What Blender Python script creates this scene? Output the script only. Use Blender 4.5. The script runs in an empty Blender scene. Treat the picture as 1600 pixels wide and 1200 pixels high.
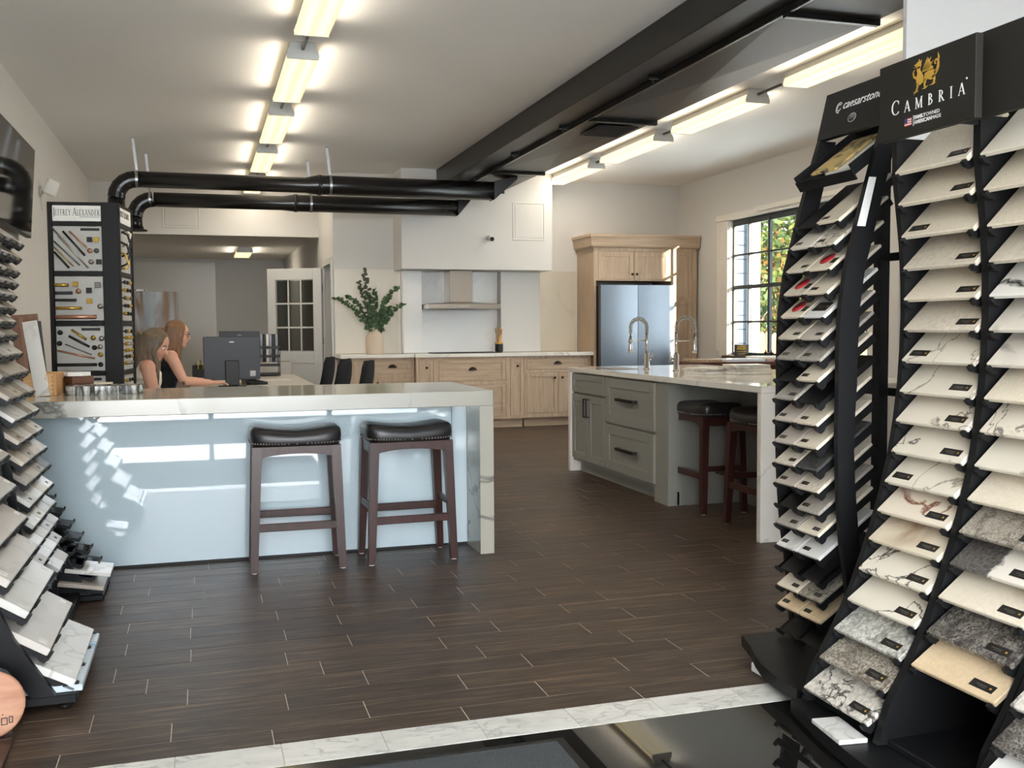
import bpy, math, random
from mathutils import Matrix, Vector
random.seed(7)
scene = bpy.context.scene
COL = scene.collection
PI = math.pi
sin, cos, rad = math.sin, math.cos, math.radians

# ---------------------------------------------------------------- camera, world, sun, exposure
cam_data = bpy.data.cameras.new('camera')
cam_data.sensor_width = 36.0
cam_data.sensor_fit = 'HORIZONTAL'
cam_data.lens = 36.0 * 1572.1 / 1600.0
cam_data.clip_start = 0.05
cam_data.clip_end = 300
cam = bpy.data.objects.new('camera', cam_data)
COL.objects.link(cam)
CAM_H = 1.263
yaw, pitch, roll = 0.2996, 0.0561, -0.00609
fwd = Vector((sin(yaw) * cos(pitch), cos(yaw) * cos(pitch), -sin(pitch)))
rgt = Vector((cos(yaw), -sin(yaw), 0))
upv = rgt.cross(fwd)
r2 = rgt * cos(roll) + upv * sin(roll)
u2 = upv * cos(roll) - rgt * sin(roll)
M = Matrix.Identity(4)
for i in range(3):
    M[i][0] = r2[i]; M[i][1] = u2[i]; M[i][2] = -fwd[i]
M[2][3] = CAM_H
cam.matrix_world = M
scene.camera = cam

def in_view(x, y, z, margin=40):
    d = Vector((x, y, z - CAM_H))
    w = d.dot(fwd)
    if w < 0.1: return False
    px = 800 + 1572 * d.dot(r2) / w; py = 600 - 1572 * d.dot(u2) / w
    return -margin < px < 1600 + margin and -margin < py < 1200 + margin

vs = scene.view_settings
vs.view_transform = 'Standard'; vs.look = 'None'; vs.gamma = 1.0; vs.use_curve_mapping = False
vs.exposure = 0.90
scene.display_settings.display_device = 'sRGB'

SKY_STRENGTH = 12.0
world = bpy.data.worlds.new('sky'); scene.world = world
world.use_nodes = True
wn = world.node_tree.nodes; wl = world.node_tree.links
wn.clear()
wo = wn.new('ShaderNodeOutputWorld'); bg = wn.new('ShaderNodeBackground')
geo = wn.new('ShaderNodeTexCoord'); sep = wn.new('ShaderNodeSeparateXYZ')
ramp = wn.new('ShaderNodeValToRGB')
wl.new(geo.outputs['Generated'], sep.inputs[0])
wl.new(sep.outputs['Z'], ramp.inputs[0])
e = ramp.color_ramp.elements
e[0].position = 0.0; e[0].color = (0.96, 0.98, 1.0, 1)
e[1].position = 0.9; e[1].color = (0.66, 0.80, 1.0, 1)
wl.new(ramp.outputs[0], bg.inputs[0]); bg.inputs[1].default_value = SKY_STRENGTH
wl.new(bg.outputs[0], wo.inputs[0])

sun_data = bpy.data.lights.new('sun', 'SUN')
sun_data.energy = 46.0; sun_data.angle = rad(0.35); sun_data.color = (1.0, 0.86, 0.68)
sun = bpy.data.objects.new('sun', sun_data); COL.objects.link(sun)
tosun = Vector((0.360 * cos(rad(9.5)), -0.933 * cos(rad(9.5)), sin(rad(9.5))))
sun.rotation_euler = tosun.to_track_quat('Z', 'Y').to_euler()
sun.location = (12, -6, 9)

LAMP_POWER = 6.5
LAMP_COL = (1.0, .91, .77)
#         # each fluorescent fixture, watts of its area light
LENS_GLOW = 0.66
scene.cycles.use_denoising = True
scene.cycles.max_bounces = 8
scene.cycles.diffuse_bounces = 5
scene.cycles.glossy_bounces = 4
scene.cycles.transmission_bounces = 6
scene.cycles.caustics_reflective = False
scene.cycles.caustics_refractive = False
scene.cycles.sample_clamp_indirect = 8.0

# ---------------------------------------------------------------- helpers
def S(r, g, b):
    def f(c):
        c /= 255.0
        return c / 12.92 if c <= 0.04045 else ((c + 0.055) / 1.055) ** 2.4
    return (f(r), f(g), f(b), 1.0)

class NT:
    def __init__(s, name):
        s.m = bpy.data.materials.new(name); s.m.use_nodes = True
        s.t = s.m.node_tree; s.n = s.t.nodes
        s.b = s.n['Principled BSDF']
    def node(s, typ, **kw):
        n = s.n.new(typ)
        for k, v in kw.items():
            if k in ('operation', 'blend_type', 'data_type', 'noise_dimensions', 'wave_type', 'bands_direction', 'feature', 'vector_type'):
                setattr(n, k, v)
            else:
                n.inputs[k].default_value = v
        return n
    def link(s, a, b): s.t.links.new(a, b)
    def ramp(s, fac, stops):
        r = s.n.new('ShaderNodeValToRGB'); e = r.color_ramp.elements
        while len(e) < len(stops): e.new(0.5)
        for k, (p, c) in enumerate(stops):
            e[k].position = p; e[k].color = c
        if fac is not None: s.link(fac, r.inputs[0])
        return r.outputs[0]
    def coords(s, scale=(1, 1, 1), rand=10.0):
        tc = s.n.new('ShaderNodeTexCoord'); oi = s.n.new('ShaderNodeObjectInfo')
        mp = s.n.new('ShaderNodeMapping')
        mp.inputs['Scale'].default_value = scale
        s.link(tc.outputs['Object'], mp.inputs[0])
        mu = s.n.new('ShaderNodeVectorMath'); mu.operation = 'MULTIPLY_ADD'
        cb = s.n.new('ShaderNodeCombineXYZ')
        for k in range(3): s.link(oi.outputs['Random'], cb.inputs[k])
        s.link(cb.outputs[0], mu.inputs[0])
        mu.inputs[1].default_value = (rand, rand * 1.7, rand * 0.6)
        s.link(mp.outputs[0], mu.inputs[2])
        return mu.outputs[0]
    def noise(s, vec, scale, detail=4, rough=0.55, dist=0.0):
        n = s.n.new('ShaderNodeTexNoise')
        n.inputs['Scale'].default_value = scale; n.inputs['Detail'].default_value = detail
        n.inputs['Roughness'].default_value = rough; n.inputs['Distortion'].default_value = dist
        s.link(vec, n.inputs['Vector'])
        return n.outputs[0]
    def math(s, op, a, b=None, clamp=False):
        n = s.n.new('ShaderNodeMath'); n.operation = op; n.use_clamp = clamp
        for k, v in enumerate((a, b)):
            if v is None: continue
            if isinstance(v, (int, float)): n.inputs[k].default_value = v
            else: s.link(v, n.inputs[k])
        return n.outputs[0]
    def mix(s, fac, a, b, mode='MIX'):
        n = s.n.new('ShaderNodeMix'); n.data_type = 'RGBA'; n.blend_type = mode
        for sock, v in ((n.inputs[0], fac), (n.inputs[6], a), (n.inputs[7], b)):
            if isinstance(v, (int, float)): sock.default_value = v
            elif isinstance(v, tuple): sock.default_value = v
            else: s.link(v, sock)
        return n.outputs[2]
    def bump(s, h, strength=0.2, dist=0.01):
        n = s.n.new('ShaderNodeBump'); n.inputs['Strength'].default_value = strength
        n.inputs['Distance'].default_value = dist
        s.link(h, n.inputs['Height']); s.link(n.outputs[0], s.b.inputs['Normal'])

def mat(name, col, rough=0.5, metal=0.0, coat=0.0, noise=0.03, nscale=30, bump=0.0, ior=1.5, spec=0.5):
    m = NT(name)
    m.b.inputs['Roughness'].default_value = rough; m.b.inputs['Metallic'].default_value = metal
    m.b.inputs['Coat Weight'].default_value = coat; m.b.inputs['Coat Roughness'].default_value = 0.03
    m.b.inputs['IOR'].default_value = ior
    m.b.inputs['Specular IOR Level'].default_value = spec
    v = m.coords()
    n = m.noise(v, nscale, 3)
    k = noise
    lo = tuple(max(0, c * (1 - k)) for c in col[:3]) + (1,); hi = tuple(min(1, c * (1 + k)) for c in col[:3]) + (1,)
    m.link(m.ramp(n, [(0.3, lo), (0.7, hi)]), m.b.inputs['Base Color'])
    if bump: m.bump(n, bump, 0.003)
    return m.m

def stone(name, base, vein=None, scale=3.0, width=0.02, amount=0.6, speck=None, sscale=120, rough=0.12, cloud=0.06, stretch=(1, 1, 1), mask=(0.42, 0.58)):
    m = NT(name); m.b.inputs['Roughness'].default_value = rough
    v = m.coords(stretch)
    c = m.noise(v, scale * 0.8, 3)
    lo = tuple(x * (1 - cloud) for x in base[:3]) + (1,); hi = tuple(min(1, x * (1 + cloud)) for x in base[:3]) + (1,)
    col = m.ramp(c, [(0.3, lo), (0.7, hi)])
    if speck:
        n = m.noise(v, sscale, 5, 0.7)
        col = m.mix(m.ramp(n, [(0.42, (1, 1, 1, 1)), (0.56, (0, 0, 0, 1))]), col, speck)
    if vein:
        n = m.noise(v, scale, 6, 0.5, 0.6)
        d = m.math('ABSOLUTE', m.math('SUBTRACT', n, 0.5))
        line = m.math('SUBTRACT', 1.0, m.math('DIVIDE', d, width), clamp=True)
        mk = m.ramp(m.noise(v, scale * 0.6, 2), [(mask[0], (0, 0, 0, 1)), (mask[1], (1, 1, 1, 1))])
        f = m.math('MULTIPLY', m.math('MULTIPLY', line, mk), amount, clamp=True)
        col = m.mix(f, col, vein)
    m.link(col, m.b.inputs['Base Color'])
    return m.m

def wood(name, c0, c1, axis=2, scale=6.0, rough=0.45, spec=0.4, stretch=14.0, bump=0.05):
    m = NT(name); m.b.inputs['Roughness'].default_value = rough
    m.b.inputs['Specular IOR Level'].default_value = spec
    sc = [stretch] * 3; sc[axis] = 1.0
    v = m.coords(tuple(sc))
    n = m.noise(v, scale * 0.35, 6, 0.6, 0.4)
    m.link(m.ramp(n, [(0.3, c0), (0.7, c1)]), m.b.inputs['Base Color'])
    m.bump(n, bump, 0.002)
    return m.m

class MB:
    """collects shapes and links them as ONE mesh object"""
    def __init__(s): s.v = []; s.f = []; s.sm = []; s.mi = []; s.cur = 0
    def add(s, vs, fs, smooth=False, mtx=None):
        o = len(s.v)
        if mtx is not None: vs = [tuple(mtx @ Vector(p)) for p in vs]
        s.v.extend(tuple(p) for p in vs)
        for f in fs:
            s.f.append([o + i for i in f]); s.sm.append(smooth); s.mi.append(s.cur)
        return s
    def box(s, lo, hi, mtx=None):
        x0, y0, z0 = lo; x1, y1, z1 = hi
        vs = [(x0, y0, z0), (x1, y0, z0), (x1, y1, z0), (x0, y1, z0), (x0, y0, z1), (x1, y0, z1), (x1, y1, z1), (x0, y1, z1)]
        return s.add(vs, [(0, 3, 2, 1), (4, 5, 6, 7), (0, 1, 5, 4), (1, 2, 6, 5), (2, 3, 7, 6), (3, 0, 4, 7)], False, mtx)
    def cbox(s, lo, hi, c=0.003, mtx=None):
        """box with chamfered edges"""
        L = [min(a, b) for a, b in zip(lo, hi)]; H = [max(a, b) for a, b in zip(lo, hi)]
        c = min([c] + [(h - l) * 0.45 for l, h in zip(L, H)])
        vs = []; idx = {}
        for sx in (0, 1):
            for sy in (0, 1):
                for sz in (0, 1):
                    P = [(L[0], H[0])[sx], (L[1], H[1])[sy], (L[2], H[2])[sz]]
                    sg = [1 if not q else -1 for q in (sx, sy, sz)]
                    for a in range(3):
                        q = list(P)
                        for b in range(3):
                            if b != a: q[b] += sg[b] * c
                        idx[(sx, sy, sz, a)] = len(vs); vs.append(tuple(q))
        fs = []
        I = idx
        for a in range(3):
            b, d = (a + 1) % 3, (a + 2) % 3
            for sa in (0, 1):
                quad = []
                for sb, sd in ((0, 0), (1, 0), (1, 1), (0, 1)):
                    k = [0, 0, 0]; k[a] = sa; k[b] = sb; k[d] = sd
                    quad.append(I[(k[0], k[1], k[2], a)])
                fs.append(quad if sa else quad[::-1])
            for sb in (0, 1):
                for sd in (0, 1):
                    k0 = [0, 0, 0]; k0[a] = 0; k0[b] = sb; k0[d] = sd
                    k1 = list(k0); k1[a] = 1
                    q = [I[(*k0, b)], I[(*k1, b)], I[(*k1, d)], I[(*k0, d)]]
                    fs.append(q if sb == sd else q[::-1])
        for sx in (0, 1):
            for sy in (0, 1):
                for sz in (0, 1):
                    t = [I[(sx, sy, sz, 0)], I[(sx, sy, sz, 1)], I[(sx, sy, sz, 2)]]
                    fs.append(t if (sx + sy + sz) % 2 else t[::-1])
        return s.add(vs, fs, False, mtx)
    def prism(s, poly, a0, a1, axis=1, mtx=None, smooth=False):
        """2D polygon (counter-clockwise) extruded along axis: axis 1 -> poly in (x,z), axis 0 -> (y,z), axis 2 -> (x,y)"""
        n = len(poly)
        def P(p, a):
            return (p[0], a, p[1]) if axis == 1 else ((a, p[0], p[1]) if axis == 0 else (p[0], p[1], a))
        vs = [P(p, a0) for p in poly] + [P(p, a1) for p in poly]
        fs = [list(range(n))[::-1], [n + i for i in range(n)]]
        fs += [(i, (i + 1) % n, n + (i + 1) % n, n + i) for i in range(n)]
        if axis == 1: fs = [list(f)[::-1] for f in fs]
        return s.add(vs, fs, smooth, mtx)
    def tube(s, pts, r, n=8, caps=True, smooth=True, mtx=None, flat=None):
        pts = [Vector(p) for p in pts]; k = len(pts)
        rs = r if isinstance(r, (list, tuple)) else [r] * k
        vs = []; fs = []; prev = None
        for i, p in enumerate(pts):
            t = (pts[min(i + 1, k - 1)] - pts[max(i - 1, 0)])
            t = t.normalized() if t.length > 1e-9 else Vector((0, 0, 1))
            if prev is None:
                a = Vector((0, 0, 1)) if abs(t.z) < 0.9 else Vector((1, 0, 0))
                u = t.cross(a).normalized()
            else:
                u = (prev - t * prev.dot(t))
                u = u.normalized() if u.length > 1e-6 else t.orthogonal().normalized()
            prev = u; w = t.cross(u)
            fl = flat or 1.0
            for j in range(n):
                A = 2 * PI * j / n
                vs.append(tuple(p + (u * cos(A) + w * sin(A) * fl) * rs[i]))
        for i in range(k - 1):
            for j in range(n):
                a = i * n + j; b = i * n + (j + 1) % n
                fs.append((a, b, b + n, a + n))
        if caps:
            fs.append(list(range(n))[::-1]); fs.append([(k - 1) * n + j for j in range(n)])
        return s.add(vs, fs, smooth, mtx)
    def bar(s, a, b, w, h=None, mtx=None):
        """rectangular bar from a to b"""
        h = h or w
        a = Vector(a); b = Vector(b); t = (b - a).normalized()
        u = t.cross(Vector((0, 0, 1)))
        u = Vector((1, 0, 0)) if u.length < 1e-4 else u.normalized()
        q = t.cross(u).normalized()
        vs = []
        for p in (a, b):
            for su, sq in ((-1, -1), (1, -1), (1, 1), (-1, 1)):
                vs.append(tuple(p + u * su * w / 2 + q * sq * h / 2))
        return s.add(vs, [(0, 3, 2, 1), (4, 5, 6, 7), (0, 1, 5, 4), (1, 2, 6, 5), (2, 3, 7, 6), (3, 0, 4, 7)], False, mtx)
    def lathe(s, prof, n=20, c=(0, 0, 0), mtx=None, smooth=True):
        vs = []; fs = []; k = len(prof)
        for r, z in prof:
            for j in range(n):
                A = 2 * PI * j / n
                vs.append((c[0] + r * cos(A), c[1] + r * sin(A), c[2] + z))
        for i in range(k - 1):
            for j in range(n):
                a = i * n + j; b = i * n + (j + 1) % n
                fs.append((a, b, b + n, a + n))
        if prof[0][0] > 1e-6: fs.append(list(range(n))[::-1])
        if prof[-1][0] > 1e-6: fs.append([(k - 1) * n + j for j in range(n)])
        return s.add(vs, fs, smooth, mtx)
    def ball(s, c, r, n=10, m=7, mtx=None):
        r = r if isinstance(r, (list, tuple)) else (r, r, r)
        vs = []; fs = []
        for i in range(m + 1):
            t = PI * i / m
            for j in range(n):
                A = 2 * PI * j / n
                vs.append((c[0] + r[0] * sin(t) * cos(A), c[1] + r[1] * sin(t) * sin(A), c[2] - r[2] * cos(t)))
        for i in range(m):
            for j in range(n):
                a = i * n + j; b = i * n + (j + 1) % n
                fs.append((a, b, b + n, a + n))
        return s.add(vs, fs, True, mtx)
    def mesh(s, name):
        me = bpy.data.meshes.new(name)
        me.from_pydata(s.v, [], s.f)
        me.polygons.foreach_set('use_smooth', s.sm)
        me.polygons.foreach_set('material_index', s.mi)
        me.update()
        return me
    def build(s, name, m, parent=None, loc=None, rot=None):
        me = s.mesh(name)
        for q in (m if isinstance(m, (list, tuple)) else [m]): me.materials.append(q)
        o = bpy.data.objects.new(name, me); COL.objects.link(o)
        if parent is not None: o.parent = parent
        if loc is not None: o.location = loc
        if rot is not None: o.rotation_euler = rot
        return o

def tag(o, label=None, cat=None, group=None, kind=None):
    if label: o['label'] = label
    if cat: o['category'] = cat
    if group: o['group'] = group
    if kind: o['kind'] = kind
    return o
def thing(name, label, cat, loc=(0, 0, 0), rz=0.0, group=None):
    o = bpy.data.objects.new(name, None); COL.objects.link(o)
    o.empty_display_size = 0.1
    o.location = loc; o.rotation_euler = (0, 0, rz)
    return tag(o, label, cat, group)
def struct(o, label):
    o['kind'] = 'structure'; o['label'] = label
    return o
def copy_tree(o, parent=None):
    c = o.copy(); COL.objects.link(c)
    if parent is not None: c.parent = parent
    for ch in list(o.children): copy_tree(ch, c)
    return c
ORD = ['topmost', 'second', 'third', 'fourth', 'fifth', 'sixth', 'seventh', 'eighth', 'ninth', 'tenth', 'eleventh', 'twelfth',
       'thirteenth', 'fourteenth', 'fifteenth', 'sixteenth', 'seventeenth', 'eighteenth', 'nineteenth', 'twentieth']

def text_mesh(txt, size, shear=0.0, extrude=0.0008, bold=0.0, align='LEFT', space=1.0):
    cu = bpy.data.curves.new('letters', 'FONT')
    cu.body = txt; cu.size = size; cu.shear = shear; cu.extrude = extrude; cu.offset = bold
    cu.align_x = align; cu.space_character = space; cu.resolution_u = 3
    ob = bpy.data.objects.new('letters', cu)
    COL.objects.link(ob)
    dg = bpy.context.evaluated_depsgraph_get()
    me = bpy.data.meshes.new_from_object(ob.evaluated_get(dg))
    bpy.data.objects.remove(ob); bpy.data.curves.remove(cu)
    return me
def lettering(name, me, m, parent, mtx):
    me.transform(mtx); me.materials.clear(); me.materials.append(m)
    o = bpy.data.objects.new(name, me); COL.objects.link(o); o.parent = parent; o['kind'] = 'stuff'
    return o

# serif capitals built from strokes: (kind, data...) in a box of height 1
def _stk(x0, y0, x1, y1, w): return ('l', x0, y0, x1, y1, w)
SERIF = {
 'I': (0.34, [_stk(.17, 0, .17, 1, .13), _stk(.03, .02, .31, .02, .04), _stk(.03, .98, .31, .98, .04)]),
 'A': (0.78, [_stk(.06, 0, .39, 1, .06), _stk(.39, 1, .70, 0, .13), _stk(.17, .34, .58, .34, .05), _stk(-.03, .02, .16, .02, .04), _stk(.58, .02, .82, .02, .04)]),
 'M': (0.98, [_stk(.12, 0, .14, 1, .06), _stk(.14, 1, .48, .04, .13), _stk(.48, .04, .82, 1, .06), _stk(.84, 0, .82, 1, .13), _stk(.0, .02, .24, .02, .04), _stk(.70, .02, .98, .02, .04), _stk(.0, .98, .16, .98, .04), _stk(.82, .98, .97, .98, .04)]),
 'B': (0.66, [_stk(.16, 0, .16, 1, .13), _stk(.03, .02, .3, .02, .04), _stk(.03, .98, .3, .98, .04), ('a', .22, .755, .26, .225, -90, 90, .05, .12), ('a', .22, .275, .34, .255, -90, 90, .05, .13)]),
 'R': (0.72, [_stk(.16, 0, .16, 1, .13), _stk(.03, .02, .3, .02, .04), _stk(.03, .98, .22, .98, .04), ('a', .22, .74, .29, .24, -90, 90, .05, .12), _stk(.3, .5, .64, .02, .13), _stk(.58, .02, .76, .02, .04)]),
 'C': (0.82, [('a', .46, .5, .42, .49, 48, 318, .05, .13), _stk(.74, .7, .74, .92, .05)]),
 'J': (0.36, [_stk(.2, -.1, .2, 1, .13), _stk(.06, .98, .34, .98, .04), ('a', .06, -.08, .14, .14, -100, 0, .05, .09)]),
 'E': (0.62, [_stk(.16, 0, .16, 1, .13), _stk(.03, .03, .56, .03, .05), _stk(.03, .97, .54, .97, .05), _stk(.16, .52, .44, .52, .05), _stk(.55, .03, .58, .2, .05), _stk(.53, .97, .53, .82, .05)]),
 'F': (0.58, [_stk(.16, 0, .16, 1, .13), _stk(.03, .02, .3, .02, .04), _stk(.03, .97, .52, .97, .05), _stk(.16, .5, .42, .5, .05), _stk(.51, .97, .51, .8, .05)]),
 'Y': (0.74, [_stk(.08, 1, .38, .46, .13), _stk(.38, .46, .66, 1, .06), _stk(.38, 0, .38, .48, .13), _stk(.25, .02, .51, .02, .04), _stk(-.02, .98, .2, .98, .04), _stk(.56, .98, .76, .98, .04)]),
 'L': (0.58, [_stk(.16, 0, .16, 1, .13), _stk(.03, .98, .3, .98, .04), _stk(.03, .03, .54, .03, .05), _stk(.53, .03, .55, .22, .05)]),
 'X': (0.76, [_stk(.1, 1, .64, 0, .13), _stk(.64, 1, .1, 0, .06), _stk(0, .02, .2, .02, .04), _stk(.54, .02, .76, .02, .04), _stk(0, .98, .22, .98, .04), _stk(.54, .98, .74, .98, .04)]),
 'N': (0.84, [_stk(.13, 0, .13, 1, .06), _stk(.13, 1, .7, .02, .13), _stk(.7, 0, .7, 1, .06), _stk(.02, .02, .24, .02, .04), _stk(.0, .98, .14, .98, .04), _stk(.6, .98, .81, .98, .04)]),
 'D': (0.80, [_stk(.16, 0, .16, 1, .13), _stk(.03, .02, .3, .02, .04), _stk(.03, .98, .3, .98, .04), ('a', .26, .5, .44, .48, -90, 90, .05, .13)]),
}
def serif_text(mb, txt, size, x=0.0, gap=0.1, small=0.78, h=0.0008):
    """letters in the local XY plane, raised by h; lower-case input gives small capitals. Returns the width."""
    for ch in txt:
        if ch == ' ': x += size * 0.35; continue
        k = size if ch.isupper() else size * small
        adv, parts = SERIF[ch.upper()]
        for p in parts:
            if p[0] == 'l':
                a = Vector((x + p[1] * k, p[2] * k)); b = Vector((x + p[3] * k, p[4] * k))
                d = (b - a).normalized(); n = Vector((-d.y, d.x)) * p[5] * k / 2
                mb.prism([tuple(a - n), tuple(b - n), tuple(b + n), tuple(a + n)], 0, h, 2)
            else:
                _, cx, cy, rx, ry, a0, a1, t0, t1 = p
                N = 14; o = []; i_ = []
                for q in range(N + 1):
                    A = rad(a0 + (a1 - a0) * q / N)
                    t = (t0 + (t1 - t0) * abs(cos(A))) / 2
                    o.append((x + (cx + (rx + t * .6) * cos(A)) * k, (cy + (ry + t * .4) * sin(A)) * k))
                    i_.append((x + (cx + (rx - t * 1.4) * cos(A)) * k, (cy + (ry - t * 1.2) * sin(A)) * k))
                for q in range(N):
                    mb.prism([i_[q], o[q], o[q + 1], i_[q + 1]], 0, h, 2)
        x += (adv + gap) * k
    return x
# ---------------------------------------------------------------- materials
WALL = mat('wall_paint', S(208, 205, 200), 0.75, noise=0.015, nscale=1.2)
WALLG = mat('grey_office_paint', S(204, 204, 202), 0.8, noise=0.015, nscale=1.2)
CEIL = mat('ceiling_paint', S(244, 241, 236), 0.75, noise=0.02, nscale=0.7)
WHITE = mat('white_gloss_paint', S(212, 211, 206), 0.35, noise=0.01)
BLACKM = mat('black_powder_coat', S(20, 20, 21), 0.45, noise=0.05, spec=0.28)
BLACKD = mat('black_plastic', S(20, 20, 21), 0.5, noise=0.05)
DUCTM = mat('dark_painted_duct_metal', S(18, 16, 15), 0.38, noise=0.06, nscale=6, bump=0.05)
PIPEM = mat('black_painted_pipe', S(22, 21, 21), 0.26, noise=0.08, nscale=4)
CHROME = mat('brushed_nickel', S(200, 198, 192), 0.24, 1.0)
STEEL = mat('brushed_steel', S(186, 176, 164), 0.3, 1.0, noise=0.02)
FRIDGEM = mat('fridge_steel', S(128, 136, 146), 0.30, 1.0, noise=0.02)
ZINC = mat('galvanised_metal', S(170, 172, 174), 0.4, 1.0)
BRONZE = mat('dark_bronze_hardware', S(52, 42, 36), 0.4, 0.7)
BLACKH = mat('matte_black_handle', S(22, 22, 22), 0.4)
GOLDH = mat('brass_hardware', S(206, 170, 84), 0.3, 1.0)
ROSEH = mat('copper_hardware', S(196, 148, 122), 0.35, 0.8)
GREYH = mat('pewter_hardware', S(120, 118, 114), 0.4, 0.8)
GROUT = mat('grout', S(196, 184, 166), 0.9, noise=0.1)
GOLD = mat('gold_print', S(192, 150, 60), 0.5)
WHITEP = mat('white_print', S(232, 230, 224), 0.6)
BLACKP = mat('black_print', S(28, 28, 30), 0.6)
REDP = mat('red_print', S(178, 34, 44), 0.5)
BLUEP = mat('blue_print', S(44, 56, 110), 0.5)
LABELM = mat('black_label', S(30, 26, 22), 0.5)
PLAQ = mat('dark_sign_board', S(40, 37, 32), 0.55, noise=0.02, spec=.2)
PLAQ2 = mat('charcoal_sign_board', S(34, 33, 32), 0.55, noise=0.02, spec=.25)
OAK = wood('washed_oak', S(170, 146, 121), S(194, 171, 147), 2, 7, 0.5)
OAKX = wood('washed_oak_horizontal', S(170, 146, 121), S(194, 171, 147), 0, 7, 0.5)
ISLAND = mat('grey_cabinet_paint', S(134, 132, 124), 0.45, noise=0.01)
QUARTZ = stone('white_quartz_worktop', S(226, 222, 212), S(150, 146, 138), 1.6, 0.012, 0.5, rough=0.08)
QVEIN = stone('white_quartz_grey_veins', S(170, 166, 153), S(100, 98, 93), 1.7, 0.016, 0.9, rough=0.12, cloud=.03, mask=(0.50, 0.58))
ISLQ = stone('island_quartz', S(224, 218, 208), S(160, 158, 150), 1.3, 0.01, 0.4, rough=0.07)
BSPL = stone('warm_white_backsplash', S(226, 220, 208), S(196, 180, 158), 1.2, 0.02, 0.35, rough=0.15)
BSPC = stone('white_backsplash', S(232, 232, 230), S(200, 196, 190), 1.2, 0.008, 0.3, rough=0.15)
BSPR = stone('beige_backsplash', S(203, 195, 180), S(190, 172, 146), 1.2, 0.03, 0.3, rough=0.2)
GRANITE = stone('black_polished_granite', S(22, 21, 20), None, speck=S(30, 29, 27), sscale=200, rough=0.012)
CARRARA = stone('carrara_marble', S(222, 218, 208), S(150, 148, 142), 9, 0.05, 0.55, rough=0.25, cloud=0.08, stretch=(1, 2, 1))
BLUEV = stone('blue_grey_veined_slab', S(170, 178, 186), S(120, 92, 62), 1.5, 0.12, 1.0, rough=0.15, cloud=0.35, stretch=(2.6, 1, .6), mask=(0.28, .42))
OFFSLAB = stone('office_wall_slab', S(204, 200, 192), S(112, 102, 84), 0.6, 0.06, 1.0, rough=0.3, cloud=.04, mask=(0.44, .52))
LEATHER = mat('black_leather', S(34, 32, 32), 0.38, noise=0.15, nscale=60, bump=0.15)
STOOLW = wood('espresso_wood', S(44, 24, 20), S(66, 36, 30), 2, 9, 0.35)
FABRICB = mat('black_fabric', S(24, 24, 26), 0.85, noise=0.1, nscale=90)
PLASTD = mat('dark_grey_plastic', S(48, 52, 58), 0.5)
CARPET = mat('charcoal_mat_pile', S(70, 72, 73), 0.95, noise=0.5, nscale=420, bump=0.4)

# glossy back-painted front panel of the counter
m_ = NT('gloss_white_panel')
m_.b.inputs['Base Color'].default_value = S(188, 203, 208)
m_.b.inputs['Roughness'].default_value = 0.6; m_.b.inputs['Specular IOR Level'].default_value = 0.0
m_.b.inputs['Coat Weight'].default_value = 1.0; m_.b.inputs['Coat Roughness'].default_value = 0.02; m_.b.inputs['Coat IOR'].default_value = 1.75
PANEL = m_.m

def plank_material():
    m = NT('walnut_plank_tile')
    g = m.n.new('ShaderNodeNewGeometry'); oi = m.n.new('ShaderNodeObjectInfo')
    r = m.math('FRACT', m.math('ADD', g.outputs['Random Per Island'], oi.outputs['Random']))
    tc = m.n.new('ShaderNodeTexCoord')
    mp = m.n.new('ShaderNodeMapping'); mp.inputs['Scale'].default_value = (2.2, 26, 8)
    m.link(tc.outputs['Object'], mp.inputs[0])
    cb = m.n.new('ShaderNodeCombineXYZ')
    m.link(m.math('MULTIPLY', r, 37.0), cb.inputs[0]); m.link(m.math('MULTIPLY', r, 91.0), cb.inputs[1])
    ad = m.n.new('ShaderNodeVectorMath'); ad.operation = 'ADD'
    m.link(mp.outputs[0], ad.inputs[0]); m.link(cb.outputs[0], ad.inputs[1])
    n = m.noise(ad.outputs[0], 1.6, 6, 0.62, 0.7)
    col = m.ramp(n, [(0.22, S(42, 33, 27)), (0.5, S(72, 59, 49)), (0.8, S(122, 100, 81))])
    tint = m.ramp(r, [(0.0, (0.78, 0.78, 0.80, 1)), (0.5, (1, 1, 1, 1)), (1.0, (1.16, 1.1, 1.02, 1))])
    m.link(m.mix(1.0, col, tint, 'MULTIPLY'), m.b.inputs['Base Color'])
    m.b.inputs['Roughness'].default_value = 0.42
    m.b.inputs['Specular IOR Level'].default_value = 0.28
    m.bump(n, 0.25, 0.002)
    return m.m
PLANK = plank_material()

GLASS = bpy.data.materials.new('clear_glass'); GLASS.use_nodes = True
gn = GLASS.node_tree.nodes; gl_ = GLASS.node_tree.links
gn.clear()
go = gn.new('ShaderNodeOutputMaterial'); gt = gn.new('ShaderNodeBsdfTransparent'); gg = gn.new('ShaderNodeBsdfGlossy')
gf = gn.new('ShaderNodeLayerWeight'); gm = gn.new('ShaderNodeMixShader')
gf.inputs[0].default_value = 0.12; gg.inputs['Roughness'].default_value = 0.01
gt.inputs[0].default_value = (0.52, 0.535, 0.53, 1)
gpw = gn.new('ShaderNodeMath'); gpw.operation = 'POWER'; gpw.inputs[1].default_value = 4.0
gf.inputs[0].default_value = 0.5
gl_.new(gf.outputs['Facing'], gpw.inputs[0]); gl_.new(gpw.outputs[0], gm.inputs[0]); gl_.new(gt.outputs[0], gm.inputs[1]); gl_.new(gg.outputs[0], gm.inputs[2]); gl_.new(gm.outputs[0], go.inputs[0])

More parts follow.
